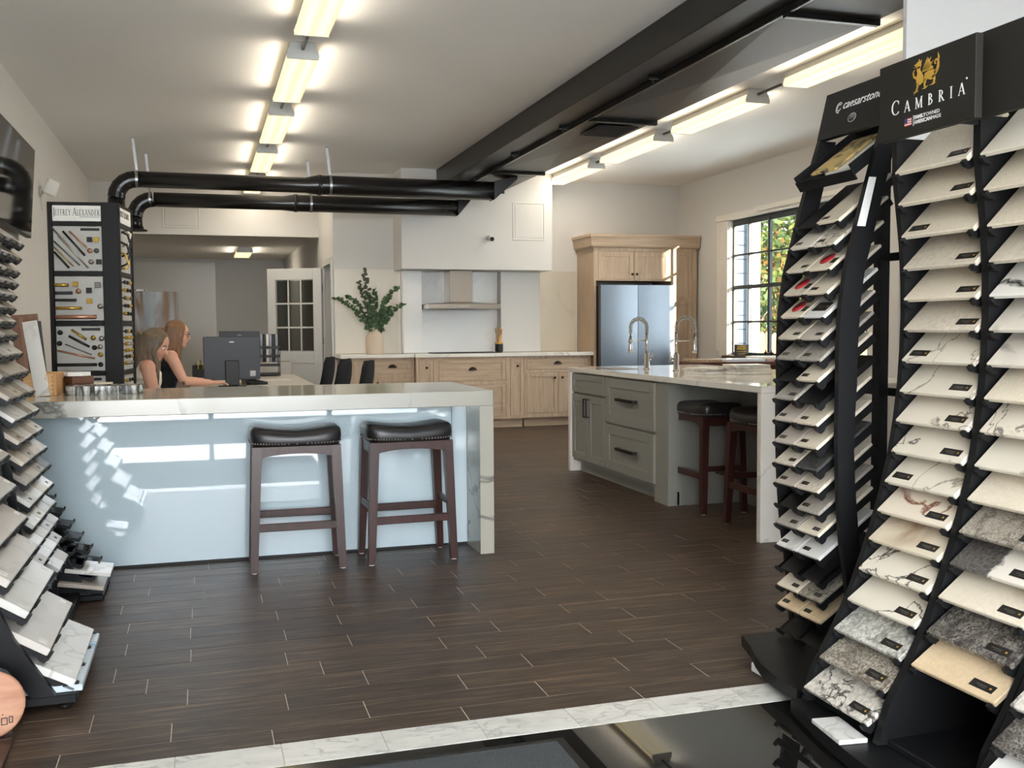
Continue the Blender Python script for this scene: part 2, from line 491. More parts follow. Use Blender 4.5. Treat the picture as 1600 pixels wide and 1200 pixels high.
# ---------------------------------------------------------------- room shell
XL, XR, YB, ZC, YF = -1.34, 6.35, 12.70, 3.20, -1.60
YH = 14.25                          # header wall of the office behind
ZO = 2.62                           # office ceiling
fl = MB().box((XL - .2, YF, -.20), (XR + .2, 22.4, -.0013)).build('floor', GROUT)
struct(fl, 'dark wood-look plank floor with pale grout lines')
PL, PW, GAP = 0.6145, 0.1525, 0.003
rows = []
y = 3.076; k = 0; first = True
starts = {0: .187, 1: .499, 2: .252, 3: .544, 4: .405}
while y < 21.9:
    d = 0.124 if first else PW
    off = starts.get(k, (k * 0.307 + random.uniform(-.07, .07)) % PL)
    x = off - PL * math.ceil((off - XL) / PL)
    while x < XR:
        a, b = max(x, XL), min(x + PL, XR)
        if b - a > .03 and not (y > YB and a > 1.62): rows.append((a, b, y, y + d))
        x += PL
    y += d; k += 1; first = False
def plank_box(mb, a, b, y0, y1, ox=0, oy=0):
    g = GAP / 2; c = .0007
    x0, x1, p0, p1 = a + g - ox, b - g - ox, y0 + g - oy, y1 - g - oy
    vs = [(x0, p0, -.0012), (x1, p0, -.0012), (x1, p1, -.0012), (x0, p1, -.0012),
          (x0, p0, -c), (x1, p0, -c), (x1, p1, -c), (x0, p1, -c),
          (x0 + c, p0 + c, 0), (x1 - c, p0 + c, 0), (x1 - c, p1 - c, 0), (x0 + c, p1 - c, 0)]
    fs = [(8, 9, 10, 11)]
    for i in range(4):
        j = (i + 1) % 4
        fs += [(i, j, 4 + j, 4 + i), (4 + i, 4 + j, 8 + j, 8 + i)]
    mb.add(vs, fs)
def hidden_plank(xc, yc):
    return (5.66 < yc < 9 and xc < 1.4 and yc < 6.4) or (3.15 < xc < 4.4 and 6.4 < yc < 8.25)
vis = [r for r in rows if in_view((r[0] + r[1]) / 2, (r[2] + r[3]) / 2, 0, 60) and not hidden_plank((r[0] + r[1]) / 2, (r[2] + r[3]) / 2)]
vis.sort(key=lambda r: r[2])
near = set(vis[:300]); meshes = {}
rest = MB()
for r in rows:
    a, b, y0, y1 = r
    if r in near:
        key = (round(b - a, 3), round(y1 - y0, 3))
        if key not in meshes:
            mb = MB(); plank_box(mb, a, b, y0, y1, (a + b) / 2, (y0 + y1) / 2)
            meshes[key] = mb.mesh('plank'); meshes[key].materials.append(PLANK)
        o = bpy.data.objects.new('plank', meshes[key]); COL.objects.link(o)
        o.location = ((a + b) / 2, (y0 + y1) / 2, random.uniform(-.0004, .0004)); o.parent = fl
    else:
        plank_box(rest, a, b, y0, y1)
tag(rest.build('plank_field', PLANK, fl), kind='stuff')
for i in range(-5, 21):
    x0 = .206 + .3058 * i
    if x0 + .306 < XL or x0 > XR: continue
    MB().cbox((max(x0, XL) + .001, 2.912, -.0012), (min(x0 + .3058, XR) - .001, 3.0745, .0015), .001).build('threshold_tile', CARRARA, fl)
MB().cbox((XL, YF, -.0012), (XR, 2.910, .0012), .001).build('landing_slab', GRANITE, fl)

struct(MB().box((XL - .2, YF - .3, ZC), (XR + .2, YH, ZC + .2)).build('ceiling', CEIL), 'plain off-white plaster ceiling of the showroom')
struct(MB().box((XL - .2, YF - .3, 0), (XL, 22, ZC)).build('wall_left', WALL), 'white painted left wall')
# office behind the opening
o = MB(); o.box((XL, YH, 2.53), (1.60, YH + .16, ZC))
struct(o.build('wall_header', WALL), 'white wall above the wide office opening')
struct(MB().box((XL, YH + .16, ZO), (1.6, 22, ZO + .2)).build('ceiling', CEIL), 'low off-white ceiling of the back office')
struct(MB().box((XL, 20.3, 0), (1.6, 20.5, ZO)).build('wall_office', WALLG), 'grey back wall of the office')
struct(MB().cbox((XL, 20.27, 0), (.30, 20.298, 2.55), .004).build('trim_1', OFFSLAB), 'tall pale slab panel with a grey vein lining the office wall')
ret = MB(); ret.box((1.60, YB, 0), (1.75, 12.8, ZC)); ret.box((1.60, 13.65, 0), (1.75, 22, ZC)); ret.box((1.60, 12.8, 2.12), (1.75, 13.65, ZC))
struct(ret.build('wall_return', WALL), 'white return wall beside the kitchen')
co = MB(); co.box((2.75, YB + .15, 0), (2.85, 14.0, ZC)); co.box((1.75, 14.0, 0), (2.85, 14.1, ZC))
struct(co.build('wall_corridor', WALLG), 'grey walls of the small room behind the office door')
struct(MB().box((1.75, YB, 0), (XR + .2, YB + .15, ZC)).build('wall_back', WALL), 'white back wall of the kitchen display')
struct(MB().box((2.36, 12.15, 1.985), (4.30, YB, ZC)).build('wall_bulkhead', WALL), 'white boxed bulkhead over the range hood')
def access_panel(name, x0, x1, z0, z1, y, n):
    mb = MB(); w = .014
    for lo, hi in (((x0, y - .006, z0), (x1, y, z0 + w)), ((x0, y - .006, z1 - w), (x1, y, z1)), ((x0, y - .006, z0 + w), (x0 + w, y, z1 - w)), ((x1 - w, y - .006, z0 + w), (x1, y, z1 - w))):
        mb.cbox(lo, hi, .002)
    mb.cbox((x0 + .03, y - .004, z0 + .03), (x1 - .03, y, z1 - .03), .002)
    return struct(mb.build(name, WALL), n)
access_panel('trim_2', 3.775, 4.20, 2.36, 2.83, 12.15, 'square access hatch high on the bulkhead')
access_panel('trim_3', -.45, .02, 2.62, 2.90, YH, 'flat access hatch on the wall above the office opening')

# right wall with a steel window, and the storefront behind the camera
WY0, WY1, WZ0, WZ1 = 8.55, 11.30, .90, 2.58
w = MB()
w.box((XR, WY1, 0), (XR + .09, YB, ZC)); w.box((XR, 3.6, 0), (XR + .09, WY0, ZC))
w.box((XR, WY0, 0), (XR + .09, WY1, WZ0)); w.box((XR, WY0, WZ1), (XR + .09, WY1, ZC))
struct(w.build('wall_right', WALL), 'white painted right wall around the steel window')
w = MB(); w.box((XR, YF - .2, 0), (XR + .09, 3.6, ZC))
struct(w.build('wall_right', WALL), 'white right wall beside the storefront')
struct(MB().box((3.10, 3.92, 0), (4.60, 3.945, ZC)).build('wall_pier', WALL), 'white pier between the sample racks and the island')
win = tag(bpy.data.objects.new('window_1', None), 'black steel grid window in the right wall', kind='structure'); COL.objects.link(win); win.location = (XR, 0, 0)
STEELW = mat('window_steel', S(52, 58, 62), 0.5)
TRIMW = mat('window_trim_paint', S(226, 220, 210), 0.5)
cx = .06
def bar_y(z, t, d=.03): return MB().box((cx - d / 2, WY0, z - t / 2), (cx + d / 2, WY1, z + t / 2)).build('glazing_bar', STEELW, win)
ys = [WY1 - .02, 10.915, 10.45, 9.89, 9.45, 9.0, WY0 + .02]
zs = [WZ0 + .02, 1.316, 1.742, 2.142, WZ1 - .03]
for z, t in zip(zs, (.04, .022, .045, .022, .09)): bar_y(z, t)
for y_, t in zip(ys, (.04, .02, .045, .02, .045, .02, .04)):
    MB().box((cx - .017, y_ - t / 2, WZ0), (cx + .017, y_ + t / 2, WZ1)).build('glazing_bar', STEELW, win)
for a, b in zip(ys[:-1], ys[1:]):
    for c, d in zip(zs[:-1], zs[1:]):
        MB().box((cx - .002, b + .008, c + .008), (cx + .002, a - .008, d - .008)).build('pane', GLASS, win)
MB().cbox((-.028, WY1, WZ0 - .02), (-.001, WY1 + .20, WZ1 + .03), .003).build('casing', TRIMW, win)
MB().cbox((-.034, WY1 + .20, .95), (-.001, WY1 + .26, WZ1 + .05), .003).build('casing', TRIMW, win)
MB().cbox((-.01, WY1 - .012, WZ0), (.088, WY1 - .001, WZ1), .002).build('jamb', TRIMW, win)
MB().cbox((-.05, WY0 - .2, WZ1 + .0), (-.001, WY1 + .27, WZ1 + .075), .004).build('head_casing', TRIMW, win)
MB().cbox((-.09, WY0 - .1, WZ1 + .03), (-.05, 10.55, WZ1 + .085), .006).build('blind_headrail', TRIMW, win)
SILLM = wood('window_sill_wood', S(70, 50, 40), S(92, 66, 52), 1, 6)
MB().cbox((-.07, WY0 - .05, WZ0 - .045), (.05, WY1 + .06, WZ0 - .002), .004).build('sill', SILLM, win)
# storefront
sf = tag(bpy.data.objects.new('window_2', None), 'wide black framed storefront glazing behind the viewpoint', kind='structure'); COL.objects.link(sf); sf.location = (0, YF, 0)
for x in (XL + .03, .1, 1.55, 2.97):
    MB().cbox((x - .03, -.08, .10), (x + .03, .0, 2.85), .004).build('mullion', BLACKM, sf)
for z in (.13, 2.25, 2.82):
    MB().cbox((XL, -.07, z - .03), (3.0, -.01, z + .03), .004).build('transom', BLACKM, sf)
struct(MB().box((3.0, YF - .2, .1), (XR + .2, YF, 2.85)).build('wall_front', WALL), 'white wall right of the storefront glazing')
struct(MB().box((XL - .2, YF - .2, 2.85), (XR + .2, YF, ZC)).build('wall_front', WALL), 'white wall above the storefront')
struct(MB().box((XL - .2, YF - .2, -.1), (XR + .2, YF, .10)).build('trim_4', GRANITE), 'low black kerb under the storefront')
# office door standing open, hinged on the return wall
door = tag(bpy.data.objects.new('door_1', None), 'white half-glazed nine-pane office door standing open', kind='structure'); COL.objects.link(door)
door.location = (1.56, 13.62, 0); door.rotation_euler = (0, 0, math.atan2(14.02 - 13.62, .884 - 1.56))
DW, DH = .785, 2.07
f = MB()
f.cbox((0, -.02, .02), (.12, .02, DH), .003); f.cbox((DW - .12, -.02, .02), (DW, .02, DH), .003)
f.cbox((.12, -.02, .02), (DW - .12, .02, .26), .003); f.cbox((.12, -.02, .80), (DW - .12, .02, .96), .003); f.cbox((.12, -.02, DH - .15), (DW - .12, .02, DH), .003)
f.build('door_frame', WHITE, door)
MB().cbox((.12, -.012, .26), (DW - .12, .012, .80), .004).build('door_panel', WHITE, door)
gx0, gx1, gz0, gz1 = .12, DW - .12, .96, DH - .15
mt = MB()
for i in (1, 2):
    x = gx0 + (gx1 - gx0) * i / 3; mt.cbox((x - .01, -.014, gz0), (x + .01, .014, gz1), .002)
    z = gz0 + (gz1 - gz0) * i / 3; mt.cbox((gx0, -.0139, z - .01), (gx1, .0139, z + .01), .002)
mt.build('muntin_grid', WHITE, door)
for i in range(3):
    for j in range(3):
        MB().box((gx0 + (gx1 - gx0) * i / 3 + .012, -.002, gz0 + (gz1 - gz0) * j / 3 + .012), (gx0 + (gx1 - gx0) * (i + 1) / 3 - .012, .002, gz0 + (gz1 - gz0) * (j + 1) / 3 - .012)).build('pane', GLASS, door)
kn = MB()
for s in (-1, 1):
    kn.tube([(DW - .06, s * .02, .99), (DW - .06, s * .05, .99)], .011, 8); kn.ball((DW - .06, s * .062, .99), .027, 10, 7)
kn.build('door_knob', STEEL, door)
for z in (.3, 1.1, 1.8): MB().cbox((-.012, -.026, z - .05), (.02, -.0205, z + .05), .001).build('hinge', BRONZE, door)
js = MB(); js.cbox((1.575, 12.74, 0), (1.599, 12.82, 2.16), .003); js.cbox((1.575, 13.63, 0), (1.599, 13.71, 2.16), .003); js.cbox((1.575, 12.82, 2.08), (1.599, 13.63, 2.16), .003)
struct(js.build('trim_5', WHITE), 'white door casing on the return wall')
bb = MB().cbox((XL, 14.5, 0), (XL + .012, 20.2, .1), .003)
struct(bb.build('baseboard_left', WHITE), 'white office baseboard')

# ---------------------------------------------------------------- ceiling lights
def emitter(name, c, strength, bands=False):
    m = NT(name)
    m.b.inputs['Base Color'].default_value = (.8, .78, .7, 1)
    m.b.inputs['Emission Strength'].default_value = strength
    if bands:       # two tubes show through the ribbed lens
        tc = m.n.new('ShaderNodeTexCoord'); sp = m.n.new('ShaderNodeSeparateXYZ'); m.link(tc.outputs['Object'], sp.inputs[0])
        d = m.math('ABSOLUTE', m.math('SUBTRACT', m.math('ABSOLUTE', sp.outputs['X']), .05))
        k_ = m.math('SUBTRACT', 1.0, m.math('DIVIDE', d, .045), clamp=True)
        m.link(m.mix(k_, (c[0] * .95, c[1] * .86, c[2] * .74, 1), (c[0] * 1.1, c[1] * 1.12, c[2] * 1.2, 1)), m.b.inputs['Emission Color'])
    else:
        m.b.inputs['Emission Color'].default_value = c
    return m.m
LENS = emitter('glowing_lens', (1.0, .88, .54, 1), LENS_GLOW, True)
def light_fixture(x, y0, y1, zl, label, group='ceiling wraparound lights', lamp=True, w=.205):
    t = thing('ceiling_light', label, 'ceiling light', (x, (y0 + y1) / 2, zl), 0, group)
    L = (y1 - y0) / 2; h = w / 2
    MB().prism([(-h, 0), (h, 0), (h + .004, .02), (h * .90, .062), (-h * .90, .062), (-h - .004, .02)], -L + .012, L - .012, 1).build('lens', LENS, t)
    for s in (-1, 1):
        MB().prism([(-h - .004, -.004), (h + .004, -.004), (h + .008, .022), (h * .92, .068), (-h * .92, .068), (-h - .008, .022)], s * L - .012 if s > 0 else -L, L if s > 0 else -L + .012, 1).build('end_cap', WHITE, t)
    MB().cbox((-h * .86, -L, .0625), (h * .86, L, ZCF(zl) - zl - .001), .003).build('housing', WHITE, t)
    if lamp:
        a = bpy.data.lights.new('fluorescent_lamp', 'AREA'); a.shape = 'RECTANGLE'; a.size = w * .9; a.size_y = 2 * L * .95
        a.energy = LAMP_POWER; a.color = LAMP_COL
        lo = bpy.data.objects.new('fluorescent_lamp', a); COL.objects.link(lo); lo.parent = t; lo.location = (0, 0, -.008)
        lo.visible_camera = False; lo.visible_glossy = False
        for sx in (-1, 1):      # the lens also throws light sideways along the ceiling
            a2 = bpy.data.lights.new('lens_side_glow', 'AREA'); a2.shape = 'RECTANGLE'; a2.size = .05; a2.size_y = 2 * L * .95
            a2.energy = LAMP_POWER * .27; a2.color = LAMP_COL
            l2 = bpy.data.objects.new('lens_side_glow', a2); COL.objects.link(l2); l2.parent = t; l2.location = (sx * (h + .014), 0, .012)
            l2.rotation_euler = (0, sx * -(PI / 2 - .04), 0)
            l2.visible_camera = False; l2.visible_glossy = False
    return t
def ZCF(z): return ZO if z < 2.6 else ZC
ZLN = 3.09
lefts = [(5.10, 6.486), (7.03, 8.41), (8.92, 10.31), (10.84, 12.22), (12.74, 14.12)]
wl_ = ['nearest', 'second nearest', 'third from the front', 'fourth from the front', 'farthest, half hidden']
for (a, b), q in zip(lefts, wl_): light_fixture(.705, a, b, ZLN, q + ' glowing warm light of the left ceiling row')
rights = [(5.45, 6.85), (7.38, 8.77), (9.14, 10.55), (10.90, 12.29)]
for (a, b), q in zip(rights, ['nearest', 'second nearest', 'third from the front', 'farthest']): light_fixture(4.39 + .012, a, b, ZLN, q + ' glowing warm light of the right ceiling row')
light_fixture(.73, 17.25, 18.6, 2.53, 'single glowing light on the low office ceiling', 'ceiling wraparound lights', True, .25)
cd = MB()
for ((a, b), (c, d)), q in zip(zip(lefts[:-1], lefts[1:]), ('nearest', 'second', 'third', 'farthest')):
    cd = MB().tube([(.705, b + .004, 3.155), (.705, c - .004, 3.155)], .012, 8); tag(cd.build('conduit', GREYH), q + ' short grey conduit between lights of the left ceiling row', 'conduit', 'left row conduits')
for ((a, b), (c, d)), q in zip(zip(rights[:-1], rights[1:]), ('nearest', 'middle', 'farthest')):
    cd = MB().tube([(4.402, b + .004, 3.155), (4.402, c - .004, 3.155)], .012, 8); tag(cd.build('conduit', GREYH), q + ' short grey conduit between lights of the right ceiling row', 'conduit', 'right row conduits')

# ---------------------------------------------------------------- ducts
t = thing('air_duct', 'long dark rectangular air duct running under the ceiling', 'duct', (3.2, 8, 3.0))
def rel(mb, name, m, par=t, off=(3.2, 8, 3.0)):
    mb.v = [(a - off[0], b - off[1], c - off[2]) for a, b, c in mb.v]
    return mb.build(name, m, par)
rel(MB().cbox((2.80, 1.2, 2.985), (3.05, 12.148, 3.198), .004), 'beam_casing', DUCTM)
joints = [1.9, 4.85, 7.71, 10.55, 12.10]
for a, b in zip(joints[:-1], joints[1:]):
    x0, x1, z = 3.065, 3.63, 2.955
    mx, my = (x0 + x1) / 2, (a + b) / 2
    vs = [(x0, a, z), (x1, a, z), (x1, b, z), (x0, b, z), (mx, my, z - .018), (x0, a, 3.198), (x1, a, 3.198), (x1, b, 3.198), (x0, b, 3.198)]
    fs = [(0, 4, 1), (1, 4, 2), (2, 4, 3), (3, 4, 0), (0, 1, 6, 5), (1, 2, 7, 6), (2, 3, 8, 7), (3, 0, 5, 8), (5, 6, 7, 8)]
    rel(MB().add(vs, fs), 'duct_section', DUCTM)
for a in joints[1:]:
    rel(MB().cbox((3.05, a - .02, 2.925), (3.65, a + .02, 3.19), .004), 'flange', PIPEM)
rel(MB().cbox((3.045, 1.9, 2.94), (3.068, 12.1, 2.985), .003), 'edge_strip', PIPEM)
for y_ in (4.3, 6.4, 8.2, 9.6):
    h = MB().cbox((2.97, y_ - .012, 2.955), (3.06, y_ + .012, 2.984), .003); h.tube([(3.0, y_, 2.93), (3.0, y_, 2.984)], .006, 6); rel(h, 'hanger_clip', PIPEM)
g = MB(); g.cbox((3.2, 7.85, 2.928), (3.55, 8.3, 2.938), .003)
for i in range(11): g.box((3.22, 7.88 + i * .037, 2.921), (3.53, 7.893 + i * .037, 2.928))
rel(g, 'vent_grille', BLACKD)

def round_duct(y, z, r0, r1, xj, x_el, x_end, zdown, label):
    t = thing('round_duct', label, 'duct', (0, y, z))
    MB().tube([(x_el + .2, 0, 0), (xj - .12, 0, 0), (xj, 0, (r1 - r0) * .3), (x_end, 0, (r1 - r0) * .3)], [r0, r0, r1, r1], 24).build('pipe', PIPEM, t)
    pts = []; R = .19
    for q in range(6):
        A = PI / 2 * q / 5
        pts.append((x_el + R - R * sin(A) + .0, 0, -R + R * cos(A)))
    MB().tube(pts, [r0 * 1.04] * 6, 20, smooth=False).build('elbow', PIPEM, t)
    MB().tube([(x_el, 0, -R), (x_el, 0, zdown - z)], r0, 20).build('drop_pipe', PIPEM, t)
    MB().lathe([(r0 + .002, 0), (r0 + .05, .0), (r0 + .05, .012), (r0 + .012, .02), (r0 + .008, .05), (r0 + .002, .05)], 24, (x_el, 0, zdown - z - .01)).build('collar', PIPEM, t)
    MB().lathe([(r1 + .001, -.02), (r1 + .006, -.02), (r1 + .006, .02), (r1 + .001, .02)], 24, mtx=Matrix.Translation((xj + .03, 0, (r1 - r0) * .3)) @ Matrix.Rotation(PI / 2, 4, 'Y')).build('joint_band', PIPEM, t)
    b = MB(); zt = 2.955 - z - .002
    b.add([(x_end, -r1, -r1 * .95), (x_end, r1, -r1 * .95), (x_end, r1, r1), (x_end, -r1, r1),
           (x_end + .26, -r1 * 1.3, zt - .035), (x_end + .26, r1 * 1.3, zt - .035), (x_end + .26, r1 * 1.3, zt), (x_end + .26, -r1 * 1.3, zt)],
          [(0, 3, 2, 1), (4, 5, 6, 7), (0, 1, 5, 4), (1, 2, 6, 5), (2, 3, 7, 6), (3, 0, 4, 7)])
    b.build('takeoff_boot', PIPEM, t)
    return t
round_duct(10.95, 2.785, .082, .104, 1.22, -.78, 3.16, 2.20, 'nearer black round duct hung below the ceiling on two straps')
round_duct(11.88, 2.700, .080, .096, 1.05, -.66, 2.98, 2.36, 'farther black round duct behind and below the other one')
def strap(x, y, z, r, label):
    mb = MB(); n = 14
    pts = [(x - r - .004, z)] + [(x + (r + .003) * cos(PI + PI * q / n), z + (r + .003) * sin(PI + PI * q / n)) for q in range(n + 1)]
    mb.bar((x, y, z + r), (x - .03, y, ZC - .001), .004, .028)
    # loop that wraps the pipe
    lp = [(y + (r + .0055) * cos(2 * PI * q / 24), z + (r + .0055) * sin(2 * PI * q / 24)) for q in range(24)]
    li = [(y + (r + .0022) * cos(2 * PI * q / 24), z + (r + .0022) * sin(2 * PI * q / 24)) for q in range(24)]
    for q in range(24):
        w = (q + 1) % 24
        mb.prism([li[q], lp[q], lp[w], li[w]], x - .013, x + .013, 0)
    zz = z + r
    mb.lathe([(.012, 0), (.012, .008), (0, .01)], 8, (x - .03, y - .006, ZC - .012))
    tag(mb.build('pipe_strap', ZINC), label, 'strap')
strap(-.58, 10.95, 2.785, .082, 'galvanised strap holding the near round duct at its left end')
strap(1.36, 10.95, 2.792, .104, 'galvanised strap holding the near round duct past its joint')
strap(-.50, 11.88, 2.700, .080, 'galvanised strap holding the far round duct at its left end')
strap(1.25, 11.88, 2.705, .096, 'galvanised strap holding the far round duct past its joint')
# ---------------------------------------------------------------- kitchen along the back wall
def shaker(mb, x0, x1, z0, z1, y, rail=.055, t=.02, rec=.009):
    """a door or drawer front facing -y: four boards round a recessed panel"""
    mb.cbox((x0, y, z0), (x0 + rail, y + t, z1), .0015); mb.cbox((x1 - rail, y, z0), (x1, y + t, z1), .0015)
    mb.cbox((x0 + rail, y, z0), (x1 - rail, y + t, z0 + rail), .0015); mb.cbox((x0 + rail, y, z1 - rail), (x1 - rail, y + t, z1), .0015)
    mb.box((x0 + rail, y + rec, z0 + rail), (x1 - rail, y + t, z1 - rail))
    return mb
def knob(x, y, z, par, m=BRONZE, r=.016):
    return MB().lathe([(.006, 0), (.006, .012), (r, .018), (r, .026), (r * .6, .031), (0, .032)], 12, mtx=Matrix.Translation((x, y, z)) @ Matrix.Rotation(PI / 2, 4, 'X')).build('knob', m, par)
def cup_pull(x, y, z, par, w=.1, m=BRONZE):
    vs = []; fs = []; N = 10; K = 4
    for j in range(K + 1):
        b = PI / 2 * j / K
        for i in range(N + 1):
            a = PI * i / N
            vs.append((x + w / 2 * cos(a), y - .028 * sin(b) * sin(a) ** .6, z + .038 * sin(a) * cos(b)))
    for j in range(K):
        for i in range(N):
            p = j * (N + 1) + i; fs.append((p, p + 1, p + N + 2, p + N + 1))
    mb = MB().add(vs, fs, True)
    mb.cbox((x - w / 2 - .006, y - .004, z - .004), (x + w / 2 + .006, y, z + .006), .001)
    return mb.build('cup_pull', m, par)
def bar_pull(x0, z0, x1, z1, y, par, w=.012, m=BLACKH, out=.034):
    mb = MB()
    if abs(x1 - x0) > abs(z1 - z0):
        mb.cbox((x0, y - out, z0 - w / 2), (x1, y - out + w, z0 + w / 2), .001)
        mb.cbox((x0, y - out + w, z0 - w / 2), (x0 + w, y, z0 + w / 2), .001); mb.cbox((x1 - w, y - out + w, z0 - w / 2), (x1, y, z0 + w / 2), .001)
    else:
        mb.cbox((x0 - w / 2, y - out, z0), (x0 + w / 2, y - out + w, z1), .001)
        mb.cbox((x0 - w / 2, y - out + w, z0), (x0 + w / 2, y, z0 + w), .001); mb.cbox((x0 - w / 2, y - out + w, z1 - w), (x0 + w / 2, y, z1), .001)
    return mb.build('bar_handle', m, par)
def front(par, name, x0, x1, z0, z1, y, m=OAK, rail=.05):
    return shaker(MB(), x0, x1, z0, z1, y, rail).build(name, m, par)
def carcass(par, x0, x1, y0, y1, z0, z1, openings, m=OAK):
    """box behind a face frame: frame pieces fill between the openings"""
    b = MB(); b.box((x0, y0 + .022, z0), (x1, y1, z1))
    xs = sorted({x0, x1} | {o[0] for o in openings} | {o[1] for o in openings})
    zs = sorted({z0, z1} | {o[2] for o in openings} | {o[3] for o in openings})
    for a, c in zip(xs[:-1], xs[1:]):
        for d, e in zip(zs[:-1], zs[1:]):
            mx, mz = (a + c) / 2, (d + e) / 2
            if not any(o[0] < mx < o[1] and o[2] < mz < o[3] for o in openings): b.box((a, y0, d), (c, y0 + .022, e))
    return b.build('cabinet_body', m, par)
G3 = .003
def cabinet(name, label, x0, x1, y0, ops, ztop=.898, cat='cabinet', ybk=YB - .003):
    t = thing(name, label, cat, ((x0 + x1) / 2, y0, 0))
    xm = (x0 + x1) / 2
    L = [(a - xm, b - xm, c, d, k, pull) for a, b, c, d, k, pull in ops]
    carcass(t, x0 - xm, x1 - xm, 0, ybk - y0, .115, ztop, [o[:4] for o in L])
    MB().box((x0 - xm + .01, .075, 0), (x1 - xm - .01, .09, .115)).build('toe_kick', OAKX, t)
    for a, b, c, d, k, pull in L:
        f = front(t, k, a + G3, b - G3, c + G3, d - G3, .0005, OAKX if (b - a) > 1.3 * (d - c) else OAK, min(.05, (b - a) * .24))
        mx, mz = (a + b) / 2, (c + d) / 2
        if pull == 'cup': cup_pull(0, 0, 0, f).location = (mx, 0, mz)
        elif pull == 'left': knob(0, 0, 0, f).location = (a + .05, 0, d - .07)
        elif pull == 'right': knob(0, 0, 0, f).location = (b - .05, 0, d - .07)
        elif pull == 'mid': knob(0, 0, 0, f).location = (mx, 0, d - .09)
    return t
cabinet('base_cabinet', 'washed oak base cabinet under the vase with one cup-pull drawer', 1.625, 2.505, 12.19,
        [(1.66, 1.965, .16, .865, 'door', None), (2.0, 2.475, .70, .865, 'drawer', 'cup'), (2.0, 2.475, .16, .665, 'door', 'left')])
cabinet('base_cabinet', 'washed oak cooktop cabinet below the range hood with two wide drawers', 2.515, 3.912, 12.115,
        [(2.55, 2.735, .15, .865, 'pull_out_door', 'mid'), (2.80, 3.665, .60, .875, 'drawer', 'cup'), (2.80, 3.665, .15, .555, 'drawer', 'cup'), (3.72, 3.905, .15, .87, 'pull_out_door', 'mid')])
cabinet('base_cabinet', 'washed oak base cabinet beside the fridge with cup-pull drawer over two doors', 3.920, 4.820, 12.14,
        [(3.945, 4.79, .725, .865, 'drawer', 'cup'), (3.945, 4.37, .17, .69, 'door', 'right'), (4.373, 4.79, .17, .69, 'door', 'left')])
for a, b, n in ((2.53, 2.60, 1), (3.83, 3.90, 1)):
    pass
t = MB(); t.cbox((1.60, 12.145, .90), (2.50, YB - .002, .945), .003); t.cbox((2.50, 12.085, .90), (4.838, YB - .002, .945), .003)
tag(t.build('worktop', QUARTZ), 'white quartz worktop running along the oak base cabinets', 'worktop')
# splash slabs
def slab(x0, x1, y0, y1, z0, z1, m, label):
    tag(MB().cbox((x0, y0, z0), (x1, y1, z1), .002).build('backsplash_slab', m), label, 'backsplash')
slab(1.605, 2.44, 12.672, 12.697, .947, 2.005, BSPL, 'warm white backsplash slab standing behind the vase')
slab(2.69, 3.72, 12.672, 12.697, .947, 1.983, BSPC, 'pure white backsplash slab under the range hood')
slab(4.27, 4.812, 12.672, 12.697, .947, 2.005, BSPR, 'beige backsplash slab beside the oak fridge cabinet')
for x0, x1, q in ((2.445, 2.685, 'narrow white pilaster left of the range hood'), (3.725, 4.262, 'wider white pilaster right of the range hood')):
    struct(MB().cbox((x0, 12.53, .947), (x1, 12.698, 1.984), .003).build('trim_6', BSPC if x0 < 3 else WALL), q)
# hood
t = thing('range_hood', 'stainless steel chimney range hood over the cooktop', 'range hood', (3.155, 12.67, 1.50))
cn = MB()
cn.cbox((-.457, -.50, 0), (.457, 0, .062), .004)
cn.build('canopy', STEEL, t)
cp = MB()
v0 = [(-.457, -.50, .062), (.457, -.50, .062), (.457, 0, .062), (-.457, 0, .062)]; v1 = [(-.15, -.31, .085), (.15, -.31, .085), (.15, 0, .085), (-.15, 0, .085)]
cp.add(v0 + v1, [(4, 5, 6, 7), (0, 1, 5, 4), (1, 2, 6, 5), (2, 3, 7, 6), (3, 0, 4, 7)]); cp.build('canopy_cover', STEEL, t)
MB().cbox((-.148, -.305, .085), (.148, 0, .483), .004).build('chimney', STEEL, t)
for i in range(5): MB().lathe([(.008, 0), (.008, .003), (.006, .004), (0, .004)], 8, mtx=Matrix.Translation((-.05 + i * .025, -.50, .031)) @ Matrix.Rotation(PI / 2, 4, 'X')).build('button', WHITE, t)
fb = MB(); fb.box((-.40, -.44, -.004), (-.01, -.05, 0)); fb.box((.01, -.44, -.004), (.40, -.05, 0)); fb.build('grease_filter', GREYH, t)
t = thing('cooktop', 'black glass cooktop set in the worktop under the hood', 'cooktop', (3.2, 12.40, .946))
MB().cbox((-.42, -.25, 0), (.42, .22, .007), .002).build('glass_plate', BLACKD, t)
for x, y_, r in ((-.26, -.1, .09), (-.2, .1, .07), (.2, -.1, .07), (.26, .1, .09)): MB().lathe([(r - .004, .0072), (r, .0078), (r - .004, .0082), (r - .008, .0078), (r - .004, .0072)], 20, (x, y_, 0)).build('burner_ring', GREYH, t)
